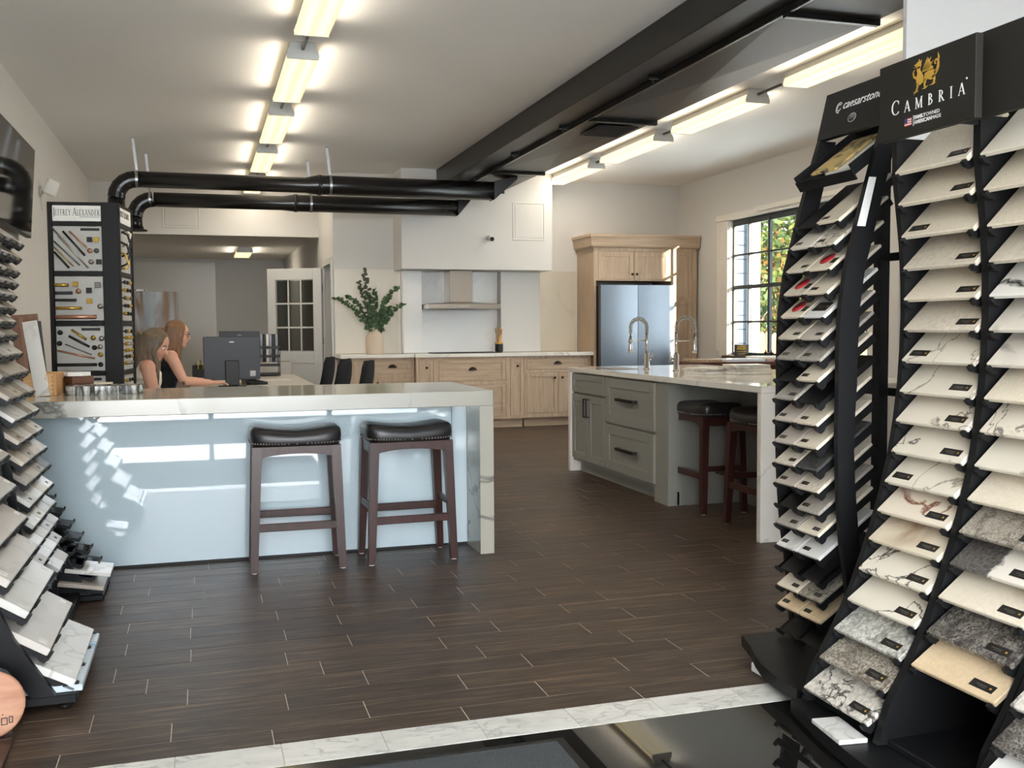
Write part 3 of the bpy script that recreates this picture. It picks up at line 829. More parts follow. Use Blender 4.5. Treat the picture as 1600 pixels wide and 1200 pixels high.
# utensil crock
BAMBOO = wood('bamboo', S(192, 142, 72), S(216, 168, 96), 2, 10)
t = thing('utensil_crock', 'small dark crock standing at the right of the cooktop', 'crock', (3.665, 12.42, .9545))
MB().lathe([(0, 0), (.048, 0), (.052, .006), (.052, .094), (.047, .1), (.044, .096), (.044, .01), (0, .01)], 20).build('pot', BLACKD, t)
MB().lathe([(.0525, .098), (.054, .1), (.054, .122), (.05, .124), (.046, .12), (.046, .1)], 20).build('rim_band', BAMBOO, t)
for i, (dx, dy, h, w) in enumerate(((-.03, 0, .30, .021), (-.01, .015, .33, .017), (.012, -.01, .31, .024), (.03, .01, .29, .02), (0, -.02, .27, .018))):
    mb = MB(); b = (3.665 + dx * .4, 12.42 + dy * .4, .968); e_ = (3.665 + dx * 1.5, 12.42 + dy * 1.5, .9545 + h)
    mb.tube([b, [(p * .3 + q * .7) for p, q in zip(b, e_)]], [.005, .006], 8)
    m0 = Vector(b) * .3 + Vector(e_) * .7
    mb.tube([m0, Vector(b) * .15 + Vector(e_) * .85, e_], [.006, w, w * .7], 10, flat=.35)
    tag(mb.build('wooden_utensil', BAMBOO), ('leftmost', 'second from left', 'middle', 'rightmost', 'shortest, front')[i] + ' bamboo utensil standing in the dark crock', 'utensil', 'bamboo utensils in the crock')
# vase and eucalyptus
VASE = mat('speckled_cream_ceramic', S(206, 188, 168), 0.7, noise=0.06, nscale=70)
t = thing('vase', 'rounded cream ceramic vase on the worktop before the backsplash', 'vase', (2.06, 12.42, .9455))
MB().lathe([(0, 0), (.098, 0), (.108, .012), (.112, .09), (.112, .18), (.104, .225), (.075, .262), (.046, .288), (.038, .31), (.044, .328), (.038, .33), (.030, .31), (.035, .29), (.05, .27), (0, .05)], 28).build('body', VASE, t)
STEM = mat('eucalyptus_stem', S(84, 84, 56), 0.7); LEAF = mat('eucalyptus_leaf', S(66, 92, 62), 0.55, noise=0.25, nscale=9)
LEAF2 = mat('eucalyptus_leaf_dark', S(74, 80, 66), 0.55, noise=0.25, nscale=9)
def leaf(mb, p, d, n, L, W):
    d = Vector(d).normalized(); n = Vector(n); u = d.cross(n)
    u = u.normalized() if u.length > 1e-4 else d.orthogonal().normalized()
    n = u.cross(d)
    q = []
    for f, w in ((0, .0), (.25, .85), (.55, 1), (.85, .6), (1, 0)):
        c = p + d * L * f - n * L * .12 * f * f
        q.append((c + u * w * W / 2, c - u * w * W / 2))
    vs = [tuple(q[0][0])] + [tuple(x) for pr in q[1:4] for x in pr] + [tuple(q[4][0])]
    mb.add(vs, [(0, 1, 2), (1, 3, 4, 2), (3, 5, 6, 4), (5, 7, 6)], True)
t = thing('eucalyptus_bunch', 'bunch of leafy green eucalyptus branches in the cream vase', 'plant', (2.06, 12.42, 1.24))
ends = [(-.52, -.10, .40, 0), (-.34, .02, .42, 0), (-.20, -.06, .60, 1), (-.13, .0, .76, 1), (.02, .03, .52, 0), (.15, -.04, .42, 0), (.31, .02, .53, 1), (.37, -.08, .32, 0), (-.10, -.1, .45, 0), (.20, .06, .30, 0)]
for ex, ey, ez, dark in ends:
    pts = []
    for q in range(9):
        f = q / 8
        pts.append(Vector((ex * (f ** 1.35), ey * f + .0, -.22 + (ez + .22) * (f ** .9) if abs(ex) < .3 else -.22 + (ez + .22) * (1 - (1 - f) ** 1.6))))
    MB().tube(pts, [.0045 - .003 * q / 8 for q in range(9)], 6).build('branch', STEM, t)
    fo = MB()
    for q in range(3, 9):
        a, b = pts[q - 1], pts[q]
        for k in range(5):
            p = a.lerp(b, k / 5); T = (b - a).normalized()
            for s in (-1, 1):
                A = random.uniform(0, 6.28); side = Vector((cos(A), sin(A) * .8, .4 * sin(A * 2)))
                d = (side + T * .5).normalized()
                leaf(fo, p, d * 1.0, Vector((random.uniform(-1, 1), -1, random.uniform(-.3, 1))), random.uniform(.050, .074) * (1.1 - .05 * q), random.uniform(.030, .044))
    tag(fo.build('foliage', LEAF2 if dark and ex < 0 else LEAF, t), kind='stuff')

# tall fridge cabinet
t = thing('fridge_cabinet', 'tall washed oak cabinet surrounding the steel fridge', 'cabinet', (4.845, 12.10, 0))
D = YB - .003 - 12.10
MB().cbox((0, 0, 0), (.035, D, 2.28), .002).build('side_panel', OAK, t)
MB().cbox((1.10, 0, 0), (1.125, D, 2.28), .002).build('side_panel', OAK, t)
carcass(t, .035, 1.10, 0, D, 1.86, 2.28, [(.06, .565, 1.875, 2.24), (.568, 1.08, 1.875, 2.24)])
f = front(t, 'door', .06 + G3, .565 - G3, 1.875 + G3, 2.24 - G3, .0005, OAK, .065); knob(0, 0, 0, f).location = (.535, 0, 1.945)
f = front(t, 'door', .568 + G3, 1.08 - G3, 1.875 + G3, 2.24 - G3, .0005, OAK, .065); knob(0, 0, 0, f).location = (.60, 0, 1.945)
carcass(t, 1.125, 1.47, 0, D, .10, 2.28, [(1.15, 1.40, 1.64, 2.25), (1.15, 1.40, .14, 1.60)])
front(t, 'pantry_door', 1.15 + G3, 1.40 - G3, 1.64 + G3, 2.25 - G3, .0005, OAK, .05)
front(t, 'pantry_door', 1.15 + G3, 1.40 - G3, .14 + G3, 1.60 - G3, .0005, OAK, .05)
MB().box((1.13, .07, 0), (1.47, .085, .10)).build('toe_kick', OAKX, t)
cr = MB()
prof = [(0, 2.281), (0, 2.43)]
for a, b, o0, o1 in ((2.281, 2.30, .012, .03), (2.30, 2.42, .045, .065), (2.42, 2.455, .075, .075)):
    vs = [(-o0, -o0, a), (1.49, -o0, a), (1.49, D, a), (-o0, D, a), (-o1, -o1, b), (1.49, -o1, b), (1.49, D, b), (-o1, D, b)]
    cr.add(vs, [(0, 3, 2, 1), (4, 5, 6, 7), (0, 1, 5, 4), (1, 2, 6, 5), (2, 3, 7, 6), (3, 0, 4, 7)])
cr.build('crown_moulding', OAKX, t)
# fridge
t = thing('fridge', 'stainless french door fridge standing in the oak cabinet', 'fridge', (5.41, 12.62, 0))
MB().cbox((-.515, -.56, .03), (.515, 0, 1.775), .004).build('body', PLASTD, t)
for a, b in ((-.515, -.003), (.003, .515)):
    d = MB(); n = 10
    P = [(a + (b - a) * q / n, -.645 - .006 * sin(PI * q / n)) for q in range(n + 1)]
    poly = P + [(b, -.568), (a, -.568)]
    d.prism(poly, .74, 1.80, 2); d.build('door', FRIDGEM, t)
d = MB(); P = [(-.515 + 1.03 * q / 12, -.645 - .006 * sin(PI * q / 12)) for q in range(13)]
d.prism(P + [(.515, -.568), (-.515, -.568)], .06, .732, 2); d.build('freezer_drawer', FRIDGEM, t)
MB().cbox((-.4, -.60, 1.778), (.4, -.1, 1.80), .003).build('hinge_cover', BLACKD, t)
MB().box((-.5, -.55, 0), (.5, -.05, .03)).build('feet_plinth', BLACKD, t)
# camera on the bulkhead
t = thing('security_camera', 'small white dome-eyed security camera on the bulkhead', 'camera', (3.45, 12.149, 2.375))
MB().lathe([(.03, 0), (.03, .012), (.012, .016), (.012, .05)], 14, mtx=Matrix.Rotation(PI / 2, 4, 'X')).build('mount', WHITE, t)
MB().tube([(0, -.05, .0), (.012, -.15, -.02)], [.034, .032], 14).build('body', WHITE, t)
MB().lathe([(.026, 0), (.026, .005), (0, .006)], 14, mtx=Matrix.Translation((.0122, -.1505, -.0201)) @ Matrix.Rotation(PI / 2 + .1, 4, 'X')).build('lens', BLACKD, t)

# ---------------------------------------------------------------- island
IX, IYN, IYF = 3.086, 5.115, 8.31
IW = 1.30
t = thing('kitchen_island', 'grey kitchen island with white quartz top and waterfall ends', 'island', (IX, IYF, 0), -PI / 2)
Lg = IYF - IYN      # local x runs towards the viewer, local y into the island
MB().cbox((0, 0, .874), (Lg, IW, .914), .003).build('countertop', ISLQ, t)
MB().cbox((0, 0, .0), (.045, IW, .8735), .002).build('waterfall_panel', ISLQ, t)
MB().cbox((Lg - .042, 0, .0), (Lg, IW, .8735), .002).build('waterfall_panel', ISLQ, t)
ops = [(.06, .80, .70, .862), (.06, .43, .125, .69), (.433, .80, .125, .69), (.815, 1.725, .50, .862), (.815, 1.725, .125, .49)]
carcass(t, .047, 1.93, .03, .64, .10, .873, ops, ISLAND)
MB().box((.047, .10, 0), (1.93, .115, .10)).build('toe_kick', ISLAND, t)
MB().cbox((1.7, .03, 0), (1.93, .64, .10), .002).build('end_foot', ISLAND, t)
front(t, 'false_drawer', .06 + G3, .80 - G3, .70 + G3, .862 - G3, .012, ISLAND)
f = front(t, 'door', .06 + G3, .43 - G3, .125 + G3, .69 - G3, .012, ISLAND, .06); bar_pull(.40, .50, .40, .66, .012, f)
f = front(t, 'door', .433 + G3, .80 - G3, .125 + G3, .69 - G3, .012, ISLAND, .06); bar_pull(.463, .50, .463, .66, .012, f)
f = front(t, 'drawer', .815 + G3, 1.725 - G3, .50 + G3, .862 - G3, .012, ISLAND, .075); bar_pull(1.10, .70, 1.44, .70, .012, f, .022, BLACKH, .04)
f = front(t, 'drawer', .815 + G3, 1.725 - G3, .125 + G3, .49 - G3, .012, ISLAND, .075); bar_pull(1.10, .315, 1.44, .315, .012, f, .022, BLACKH, .04)
MB().cbox((1.931, .60, 0), (Lg - .043, .64, .873), .002).build('knee_panel', ISLAND, t)
MB().cbox((.047, .641, 0), (Lg - .043, IW - .02, .873), .002).build('back_cabinet', ISLAND, t)
sk = MB(); sk.cbox((.30, .14, .9145), (.72, .36, .917), .001); sk.build('sink_rim', STEEL, t)
# faucets
def faucet(x, y, lx, label):
    t = thing('faucet', label, 'faucet', (x, y, .9147))
    MB().lathe([(.028, 0), (.028, .01), (.022, .014), (.021, .13), (.016, .135), (.013, .14)], 16).build('base', CHROME, t)
    MB().tube([(0, 0, .135), (0, 0, .30)], .012, 10).build('riser', CHROME, t)
    pts = [(0, 0, .30)]; R = abs(lx) / 2
    for q in range(13):
        A = PI * q / 12
        pts.append((lx / 2 - lx / 2 * cos(A), 0, .34 + R * 1.0 * sin(A)))
    pts.append((lx, 0, .27))
    MB().tube(pts, .006, 8).build('hose', GREYH, t)
    sp = MB(); acc = []
    P = [Vector(p) for p in pts]
    Ls = [(b - a).length for a, b in zip(P[:-1], P[1:])]; T = sum(Ls)
    turns = 26; K = 10; prev = None; cur = []
    for q in range(turns * K + 1):
        d = T * .93 * q / (turns * K); i = 0
        while d > Ls[i] and i < len(Ls) - 1: d -= Ls[i]; i += 1
        a, b = P[i], P[i + 1]; c = a.lerp(b, d / Ls[i]); tt = (b - a).normalized(); u = Vector((0, 1, 0)); w = tt.cross(u)
        A = 2 * PI * q / K
        cur.append(c + (u * cos(A) + w * sin(A)) * .0150)
    sp.tube(cur,   .0030, 5); sp.build('spring', CHROME, t)
    MB().tube([(lx, 0, .27), (lx, 0, .20), (lx, 0, .17), (lx, 0, .135)], [.012, .014, .017, .019], 12).build('spray_head', CHROME, t)
    a = MB(); a.tube([(0, 0, .235), (lx, 0, .235)], .0045, 8); a.lathe([(.016, -.012), (.018, 0), (.016, .012), (.0135, .012), (.0135, -.012), (.016, -.012)], 12, (lx, 0, .235)); a.build('docking_arm', CHROME, t)
    h = MB(); s = 1 if lx < 0 else -1
    h.tube([(s * .018, 0, .085), (s * .042, 0, .085)], .014, 10); h.tube([(s * .042, 0, .085), (s * .055, 0, .15)], .0045, 8); h.build('lever', CHROME, t)
faucet(3.49, 7.55, -.145, 'left coil-spring pull-down faucet on the island')
faucet(3.56, 7.16, .16, 'right coil-spring pull-down faucet on the island')
# papers on the island
PAPER = mat('glossy_paper', S(226, 222, 214), 0.3, noise=0.12, nscale=14)
PAPER2 = mat('printed_paper', S(190, 186, 180), 0.35, noise=0.3, nscale=20)
z = .9145
spec = [(3.80, 6.52, .30, .24, .05, .022, PAPER, 'lowest'), (3.81, 6.53, .29, .23, -.06, .018, PAPER, 'second from bottom'), (3.79, 6.52, .30, .23, .10, .014, PAPER2, 'third from bottom'), (3.83, 6.56, .28, .22, -.12, .012, PAPER, 'topmost')]
for x, y_, sx, sy, r, h, m, q in spec:
    o = MB().cbox((-sx / 2, -sy / 2, 0), (sx / 2, sy / 2, h), .002).build('brochure', m, None, (x, y_, z), (0, 0, r)); z += h + .0005
    tag(o, q + ' white brochure in the bright stack on the island', 'brochure', 'brochures in the bright stack')
z = .9145
for i, (x, y_, sx, sy, r, h, m) in enumerate([(3.56, 6.66, .21, .27, .2, .018, PAPER), (3.55, 6.69, .21, .27, .1, .016, PAPER2), (3.57, 6.67, .20, .26, .32, .010, PAPER)]):
    o = MB().cbox((-sx / 2, -sy / 2, 0), (sx / 2, sy / 2, h), .002).build('brochure', m, None, (x, y_, z), (0, 0, r)); z += h + .0005
    tag(o, ('lowest', 'middle', 'topmost')[i] + ' brochure of the thin stack nearer the faucets', 'brochure', 'brochures by the faucets')
o = MB(); o.cbox((-.15, -.11, 0), (-.001, .11, .004), .001); o.cbox((.001, -.11, 0), (.15, .11, .005), .001)
tag(o.build('open_magazine', PAPER2, None, (4.02, 6.95, .9145), (0, 0, .5)), 'open printed magazine lying behind the brochure stack on the island', 'magazine')

# side table by the window
REDW = wood('dark_red_wood', S(70, 34, 28), S(96, 48, 38), 0, 6, .35)
t = thing('side_table', 'dark reddish wooden table under the window loaded with slabs', 'table', (5.45, 9.45, 0))
MB().cbox((-.62, -.30, .85), (.62, .30, .895), .004).build('tabletop', REDW, t)
MB().cbox((-.58, -.27, .75), (.58, .27, .8495), .003).build('apron', REDW, t)
for sx in (-1, 1):
    for sy in (-1, 1): MB().cbox((sx * .55 - .03, sy * .24 - .03, 0), (sx * .55 + .03, sy * .24 + .03, .7495), .003).build('leg', REDW, t)
TAN = stone('tan_sample_stone', S(196, 172, 146), None, speck=S(160, 136, 112), sscale=60)
WBLUE = stone('pale_white_sample', S(216, 222, 228), None)
for x, y_, sx, sy, h, z, m, q in ((-.48, -.06, .24, .40, .03, .8955, TAN, 'tan stone slab at the left end of the red wooden table'),
                          (-.10, -.12, .44, .34, .03, .8955, WBLUE, 'pale white slab lying in the middle of the red wooden table'),
                          (.36, -.1, .42, .36, .028, .8955, TAN, 'tan stone slab at the right end of the red wooden table'),
                          (.30, -.05, .36, .30, .02, .9240, BSPL, 'cream slab on top of the right slab on the red table')):
    tag(MB().cbox((5.45 + x - sx / 2, 9.45 + y_ - sy / 2, z), (5.45 + x + sx / 2, 9.45 + y_ + sy / 2, z + h), .003).build('stone_slab', m), q, 'slab')
c = MB(); c.cbox((-.08, -.002, 0), (.08, .002, .14), .001)
t = thing('sill_card', 'small black lettered card leaning on the window sill', 'sign', (6.31, 10.92, .8995), -.6)
MB().cbox((-.085, -.003, 0), (.085, .003, .14), .001, Matrix.Rotation(-.2, 4, 'X')).build('card', BLACKP, t)
ln = MB()
for i, (w_, h_) in enumerate(((.10, .022), (.11, .022), (.12, .008), (.09, .008))):
    zz = .105 - i * .028; ln.box((-w_ / 2, -.005, zz), (w_ / 2, -.0032, zz + h_), Matrix.Rotation(-.2, 4, 'X'))
ln.build('print', GOLDH, t)
for i, (yy, q) in enumerate(((10.36, 'left'), (10.24, 'right'))):
    o = MB().lathe([(.022, 0), (.022, .006), (.008, .012), (.012, .03), (.026, .045), (.026, .055), (.006, .062), (.010, .075), (0, .085)], 12)
    tag(o.build('sill_ornament', BRONZE, None, (6.31, yy, .8995)), q + ' of two tiny bronze knobs on the window sill', 'ornament')
# ---------------------------------------------------------------- stone sample materials
DARKV = S(70, 62, 54)
CREAM = stone('cream_quartz', S(226, 213, 190), None, speck=S(220, 206, 182), sscale=90, rough=0.25, cloud=.03)
CREAM2 = stone('pale_sand_quartz', S(214, 202, 182), S(170, 152, 130), 5, .02, .3, speck=S(202, 190, 170), sscale=60, rough=0.25, cloud=.05)
CVEIN = stone('cream_quartz_fine_vein', S(224, 214, 194), S(120, 108, 92), 3.4, .010, .8, rough=0.2, cloud=.03, mask=(.22, .34))
CDARK = stone('cream_quartz_dark_vein', S(226, 216, 196), DARKV, 3.0, .011, 1.0, rough=0.2, cloud=.03, mask=(.24, .34), stretch=(1.6, 1, 1))
CRACK = stone('cream_quartz_crackle', S(226, 214, 194), DARKV, 7, .014, .85, rough=0.2, cloud=.03, mask=(.5, .56))
RUST = stone('cream_quartz_rust_vein', S(226, 212, 190), S(120, 60, 36), 2.8, .016, 1.0, rough=0.2, cloud=.03, mask=(.40, .48), stretch=(1.6, 1, 1))
BROWNB = stone('cream_quartz_brown_band', S(222, 208, 182), S(140, 100, 68), 3.4, .10, .8, rough=0.2, mask=(.44, .55))
BLACKV = stone('white_quartz_black_vein', S(232, 226, 214), S(26, 24, 22), 4, .03, 1.0, rough=0.2, cloud=.03, mask=(.42, .5))
GREYV = stone('cream_quartz_grey_vein', S(222, 212, 196), S(140, 132, 120), 6, .04, .7, rough=0.2, cloud=.06)
SPECK = stone('grey_white_speckled_stone', S(206, 202, 190), S(110, 108, 100), 22, .09, .8, speck=S(160, 156, 146), sscale=70, rough=0.2, cloud=.1)
GRANV = stone('brown_grey_granite', S(170, 162, 146), S(84, 70, 60), 26, .10, .8, speck=S(112, 100, 88), sscale=110, rough=0.2, cloud=.25)
SWIRL = stone('white_stone_black_swirls', S(212, 204, 190), S(26, 24, 24), 17, .045, 1.0, speck=S(180, 172, 158), sscale=60, rough=0.18, cloud=.1, mask=(.38, .5))
FINEG = stone('fine_grey_grained_stone', S(176, 166, 150), S(96, 86, 76), 40, .12, .8, speck=S(140, 130, 116), sscale=160, rough=0.25)
DKGRAN = stone('dark_grey_granite', S(132, 126, 116), S(48, 42, 40), 24, .14, .9, speck=S(70, 64, 60), sscale=140, rough=0.2, cloud=.3)
BEIGE = stone('beige_stone', S(222, 196, 158), S(206, 176, 138), 7, .06, .5, speck=S(214, 188, 150), sscale=60, rough=0.3)
GREYQ = stone('mid_grey_quartz', S(168, 160, 148), None, speck=S(156, 148, 138), sscale=80, rough=0.25)
DARKQ = stone('charcoal_quartz', S(62, 62, 60), None, speck=S(74, 74, 72), sscale=80, rough=0.25)
WMARB = stone('white_marble_sample', S(226, 222, 214), S(158, 150, 140), 5, .03, .55, rough=0.2, mask=(.44, .56))
WPLAIN = stone('plain_white_quartz', S(228, 224, 216), None, rough=0.2, cloud=.02)
GREIGE = stone('greige_quartz', S(192, 180, 166), S(210, 200, 188), 6, .05, .4, rough=0.25, cloud=.06)
def half_dark():
    m = NT('half_dark_half_white_stone'); tc = m.n.new('ShaderNodeTexCoord'); sp = m.n.new('ShaderNodeSeparateXYZ')
    m.link(tc.outputs['Object'], sp.inputs[0])
    n = m.noise(tc.outputs['Object'], 30, 5)
    d = m.math('ADD', sp.outputs['Y'], m.math('MULTIPLY', m.math('SUBTRACT', n, .5), .06))
    n2 = m.noise(tc.outputs['Object'], 90, 4)
    dk = m.ramp(n2, [(.35, S(70, 66, 62)), (.65, S(104, 98, 92))])
    m.link(m.mix(m.ramp(d, [(.49, (0, 0, 0, 1)), (.51, (1, 1, 1, 1))]), S(226, 216, 200), dk), m.b.inputs['Base Color'])
    for e_ in m.n:
        if e_.type == 'VALTORGB' and e_.color_ramp.elements[0].position > .48: e_.color_ramp.elements[0].position = .0; e_.color_ramp.elements[1].position = .012
    m.b.inputs['Roughness'].default_value = .25
    return m.m
HALF = half_dark()

def tilt_matrix(x, y, z, tilt, d):
    """frame on a sloping sample: X runs up and back from the front edge, Y along the edge, Z out of the face"""
    c, s = cos(tilt), sin(tilt)
    m = Matrix.Identity(4)
    ax = ((c, 0, s), (0, 1, 0), (-s, 0, c)) if d > 0 else ((-c, 0, s), (0, -1, 0), (s, 0, c))
    for k in range(3):
        for i in range(3): m[i][k] = ax[k][i]
    m[0][3], m[1][3], m[2][3] = x, y, z
    return m
TM = {}
def sample(mtx, w, L, t, m, label, group, plate=None, cat='stone sample'):
    """one loose stone sample lying in a tray; plate = list of (x, y, sx, sy, material)"""
    key = (round(w, 3), round(L, 3), round(t, 4))
    if key not in TM: TM[key] = MB().cbox((0, -w / 2, -t), (L, w / 2, 0), .0026).mesh('stone_sample'); TM[key].materials.append(m)
    o = bpy.data.objects.new('stone_sample', TM[key]); COL.objects.link(o)
    o.material_slots[0].link = 'OBJECT'; o.material_slots[0].material = m
    o.matrix_world = mtx
    tag(o, label, cat, group)
    for p in plate or []:
        x, y_, sx, sy, pm = p[:5]
        k2 = ('plate', sx, sy, pm.name)
        if k2 not in TM:
            mb = MB()
            if len(p) > 5: mb.lathe([(sx / 2, 0), (sx / 2, .0008), (0, .0008)], 20)
            else:
                mb.cbox((-sx / 2, -sy / 2, 0), (sx / 2, sy / 2, .0008), .0003)
                if pm is LABELM:
                    mb.cur = 1
                    mb.box((-sx * .12, -sy * .38, .0008), (sx * .10, -sy * .30, .001))
                    mb.cur = 2
                    mb.box((0, -sy * .16, .0008), (sx * .10, sy * .30, .001)); mb.box((-sx * .2, -sy * .16, .0008), (-sx * .13, sy * .16, .001))
            TM[k2] = mb.mesh('label_plate'); TM[k2].materials.append(pm)
            if pm is LABELM: TM[k2].materials.append(GOLD); TM[k2].materials.append(GREYH)
        q = bpy.data.objects.new('label_plate' if len(p) < 6 else 'round_sticker', TM[k2]); COL.objects.link(q); q.parent = o; q.location = (x, y_, .00005)
    return o
def tray(par, pm, mtx, w, L, t, arms, hook=.014, name='tray', under=.024, lip=False, floor_=False):
    key = (name, round(w, 3), round(L, 3), round(t, 4), tuple(arms), lip, floor_)
    if key not in TM:
        mb = MB(); e_ = .0009
        pts = [(-hook, -.004), (-.0018, -.004), (-.0018, -t - e_), (L, -t - e_), (L, -t - under), (.05, -t - under * .8), (.026, -t - under * .7), (.012, -t - under), (-.004, -t - under), (-hook, -t - .006)]
        for a in arms: mb.prism(pts[::-1], a - .007, a + .007, 1)
        mb.box((L * .55, -w / 2, -t - under), (L * .6, w / 2, -t - e_ - .001))
        if lip: mb.box((-.007, -w / 2, -t - .010), (.03, w / 2, -t - e_))
        if floor_: mb.box((.0, -w / 2, -t - .005), (L, w / 2, -t - e_))
        TM[key] = mb.mesh('tray'); TM[key].materials.append(BLACKM)
    o = bpy.data.objects.new('tray', TM[key]); COL.objects.link(o)
    o.parent = par; o.matrix_local = pm.inverted() @ mtx
    return o
def lerp_profile(prof, z):
    prof = sorted(prof)
    if z <= prof[0][0]: return prof[0][1]
    for (a, b), (c, d) in zip(prof[:-1], prof[1:]):
        if z <= c: return b + (d - b) * (z - a) / (c - a)
    return prof[-1][1]

# ---------------------------------------------------------------- large right rack (three columns)
T1 = [(2.128, 1.747), (2.142, 1.648), (2.156, 1.546), (2.165, 1.445), (2.169, 1.346), (2.170, 1.249), (2.165, 1.150), (2.158, 1.051), (2.145, .956), (2.129, .857), (2.106, .760), (2.079, .667), (2.048, .576), (2.011, .482), (1.971, .384), (1.922, .293), (1.869, .205), (1.813, .113)]
ZP = [(z, x) for x, z in T1]
TILT = [(.1, 32), (.3, 34), (.58, 38), (.95, 43), (1.8, 45)]
RB = (2.25, 2.40, 0)
rk = thing('display_rack', 'large black stone sample rack with dark sign boards at the right', 'rack', RB)
RM = Matrix.Translation(RB)
def rput(mb, name, m=BLACKM, par=rk, base=RB):
    mb.v = [(a - base[0], b - base[1], c - base[2]) for a, b, c in mb.v]
    return mb.build(name, m, par)
def side_panel(y0, y1, ztop, off=.016):
    zz = [.06 + (ztop - .06) * q / 16 for q in range(17)]
    poly = [(lerp_profile(ZP, z) + off, z) for z in zz] + [(2.46, ztop), (2.46, .06)]
    rput(MB().prism(poly[::-1], y0, y1, 1), 'side_panel')
side_panel(2.750, 2.772, 1.86); side_panel(2.386, 2.414, 1.86); side_panel(2.030, 2.050, 1.86, .03); side_panel(1.985, 2.012, .62, .01); side_panel(1.62, 1.64, .62, .01)
rput(MB().box((2.462, 1.62, .06), (2.475, 2.772, 1.86)), 'back_panel')
base = MB()
arc = [(1.800 - .085 * sin(PI * q / 12), 2.79 - 1.2 * q / 12) for q in range(13)]
base.prism([(2.50, 1.59), (2.50, 2.79)] + arc, .012, .055, 2)
rput(base, 'base_plate')
rput(MB().cbox((1.86, 1.65, .056), (2.45, 2.74, .075), .003), 'plinth')
for y_ in (2.70, 1.70):
    for x in (1.92, 2.42): rput(MB().lathe([(.02, .0015), (.022, .006), (.02, .012)], 10, (x, y_, 0)), 'foot')
ly = (2.304, 2.716)
rput(MB().cbox((2.050, ly[0], 1.832), (2.075, ly[1], 2.064), .002), 'sign_board', PLAQ)
sgn = rk.children[-1]
rput(MB().cbox((2.095, 1.92, 1.84), (2.120, 2.360, 2.075), .002), 'sign_board', PLAQ)
rput(MB().box((2.076, 2.395, 1.836), (2.30, 2.405, 1.86)), 'sign_brace')
rput(MB().box((2.30, 2.05, 1.861), (2.46, 2.75, 1.90)), 'top_beam')
def sign_matrix(x, y, z, slope=0.0):
    m = Matrix.Identity(4)
    ax = ((0, -1, 0), (sin(slope), 0, cos(slope)), (-cos(slope), 0, sin(slope)))
    for k in range(3):
        for i in range(3): m[i][k] = ax[k][i]
    m[0][3], m[1][3], m[2][3] = x, y, z
    return m
def put_on(mb, name, m, board, mtx):
    mb.v = [tuple(mtx @ Vector(p)) for p in mb.v]
    return mb.build(name, m, board)
off = Matrix.Translation((-RB[0], -RB[1], 0))
# lettering with wide-spaced serif capitals
SM = off @ sign_matrix(2.0497, 2.655, 1.905)
xx = 0
for i, ch in enumerate('CAMBRIA'):
    mb = MB()
    w_ = serif_text(mb, ch, .044 if i == 0 else .033, xx, 0)
    xx = w_ + .0225
    put_on(mb, 'letter', WHITEP, sgn, SM)
mb = MB(); mb.lathe([(.003, 0), (.003, .0008), (0, .0008)], 10, (xx - .016, .042, 0)); put_on(mb, 'trademark_dot', WHITEP, sgn, SM)
# gold dragon emblem, 0.105 m wide
E_ = .112
DM = off @ sign_matrix(2.0497, 2.562, 1.950)
def poly(mb, pts, h=.0008): mb.prism([(a * E_, b * E_ * .88) for a, b in pts], 0, h, 2)
def strip(mb, pts, ws, h=.0008):
    P = [Vector(p) for p in pts]
    for i in range(len(P) - 1):
        d = (P[i + 1] - P[i]).normalized(); n = Vector((-d.y, d.x))
        a0, a1 = P[i] - n * ws[i] / 2, P[i] + n * ws[i] / 2; b0, b1 = P[i + 1] - n * ws[i + 1] / 2, P[i + 1] + n * ws[i + 1] / 2
        mb.prism([tuple(q * E_) if False else (q.x * E_, q.y * E_ * .88) for q in (a0, b0, b1, a1)], 0, h, 2)
dr = MB()
# chest, neck and head with an open beak, facing left
poly(dr, [(.16, .30), (.30, .22), (.42, .28), (.44, .44), (.38, .55), (.30, .66), (.31, .76), (.22, .80), (.17, .70), (.20, .58), (.15, .46)])
poly(dr, [(.17, .72), (.30, .72), (.34, .82), (.31, .92), (.22, .93), (.13, .88), (.06, .86), (.14, .81), (.10, .775), (.17, .775)])
poly(dr, [(.23, .92), (.26, 1.0), (.30, .92)]); poly(dr, [(.30, .90), (.36, .95), (.33, .85)])
strip(dr, [(.06, .80), (.01, .82)], [.018, .0])
# hind body
poly(dr, [(.45, .28), (.58, .33), (.72, .27), (.86, .33), (.90, .46), (.82, .56), (.62, .56), (.48, .52)])
# wing: three ribs with scalloped membrane
poly(dr, [(.38, .575), (.80, .585), (.78, .66), (.70, .70), (.71, .80), (.62, .80), (.63, .93), (.52, .84), (.46, .72)])
strip(dr, [(.40, .60), (.50, .80), (.58, .97)], [.05, .045, .0]); strip(dr, [(.46, .62), (.62, .80), (.72, .94)], [.04, .04, .0]); strip(dr, [(.54, .60), (.70, .72), (.80, .82)], [.04, .04, .0])
# tail with a curl and a pointed tip
strip(dr, [(.86, .42), (.95, .52), (.99, .64), (.98, .76), (.92, .82), (.86, .78), (.86, .70), (.91, .69)], [.12, .10, .085, .07, .055, .045, .035, .02])
strip(dr, [(.985, .74), (1.0, .86), (.97, 1.0)], [.03, .06, .0])
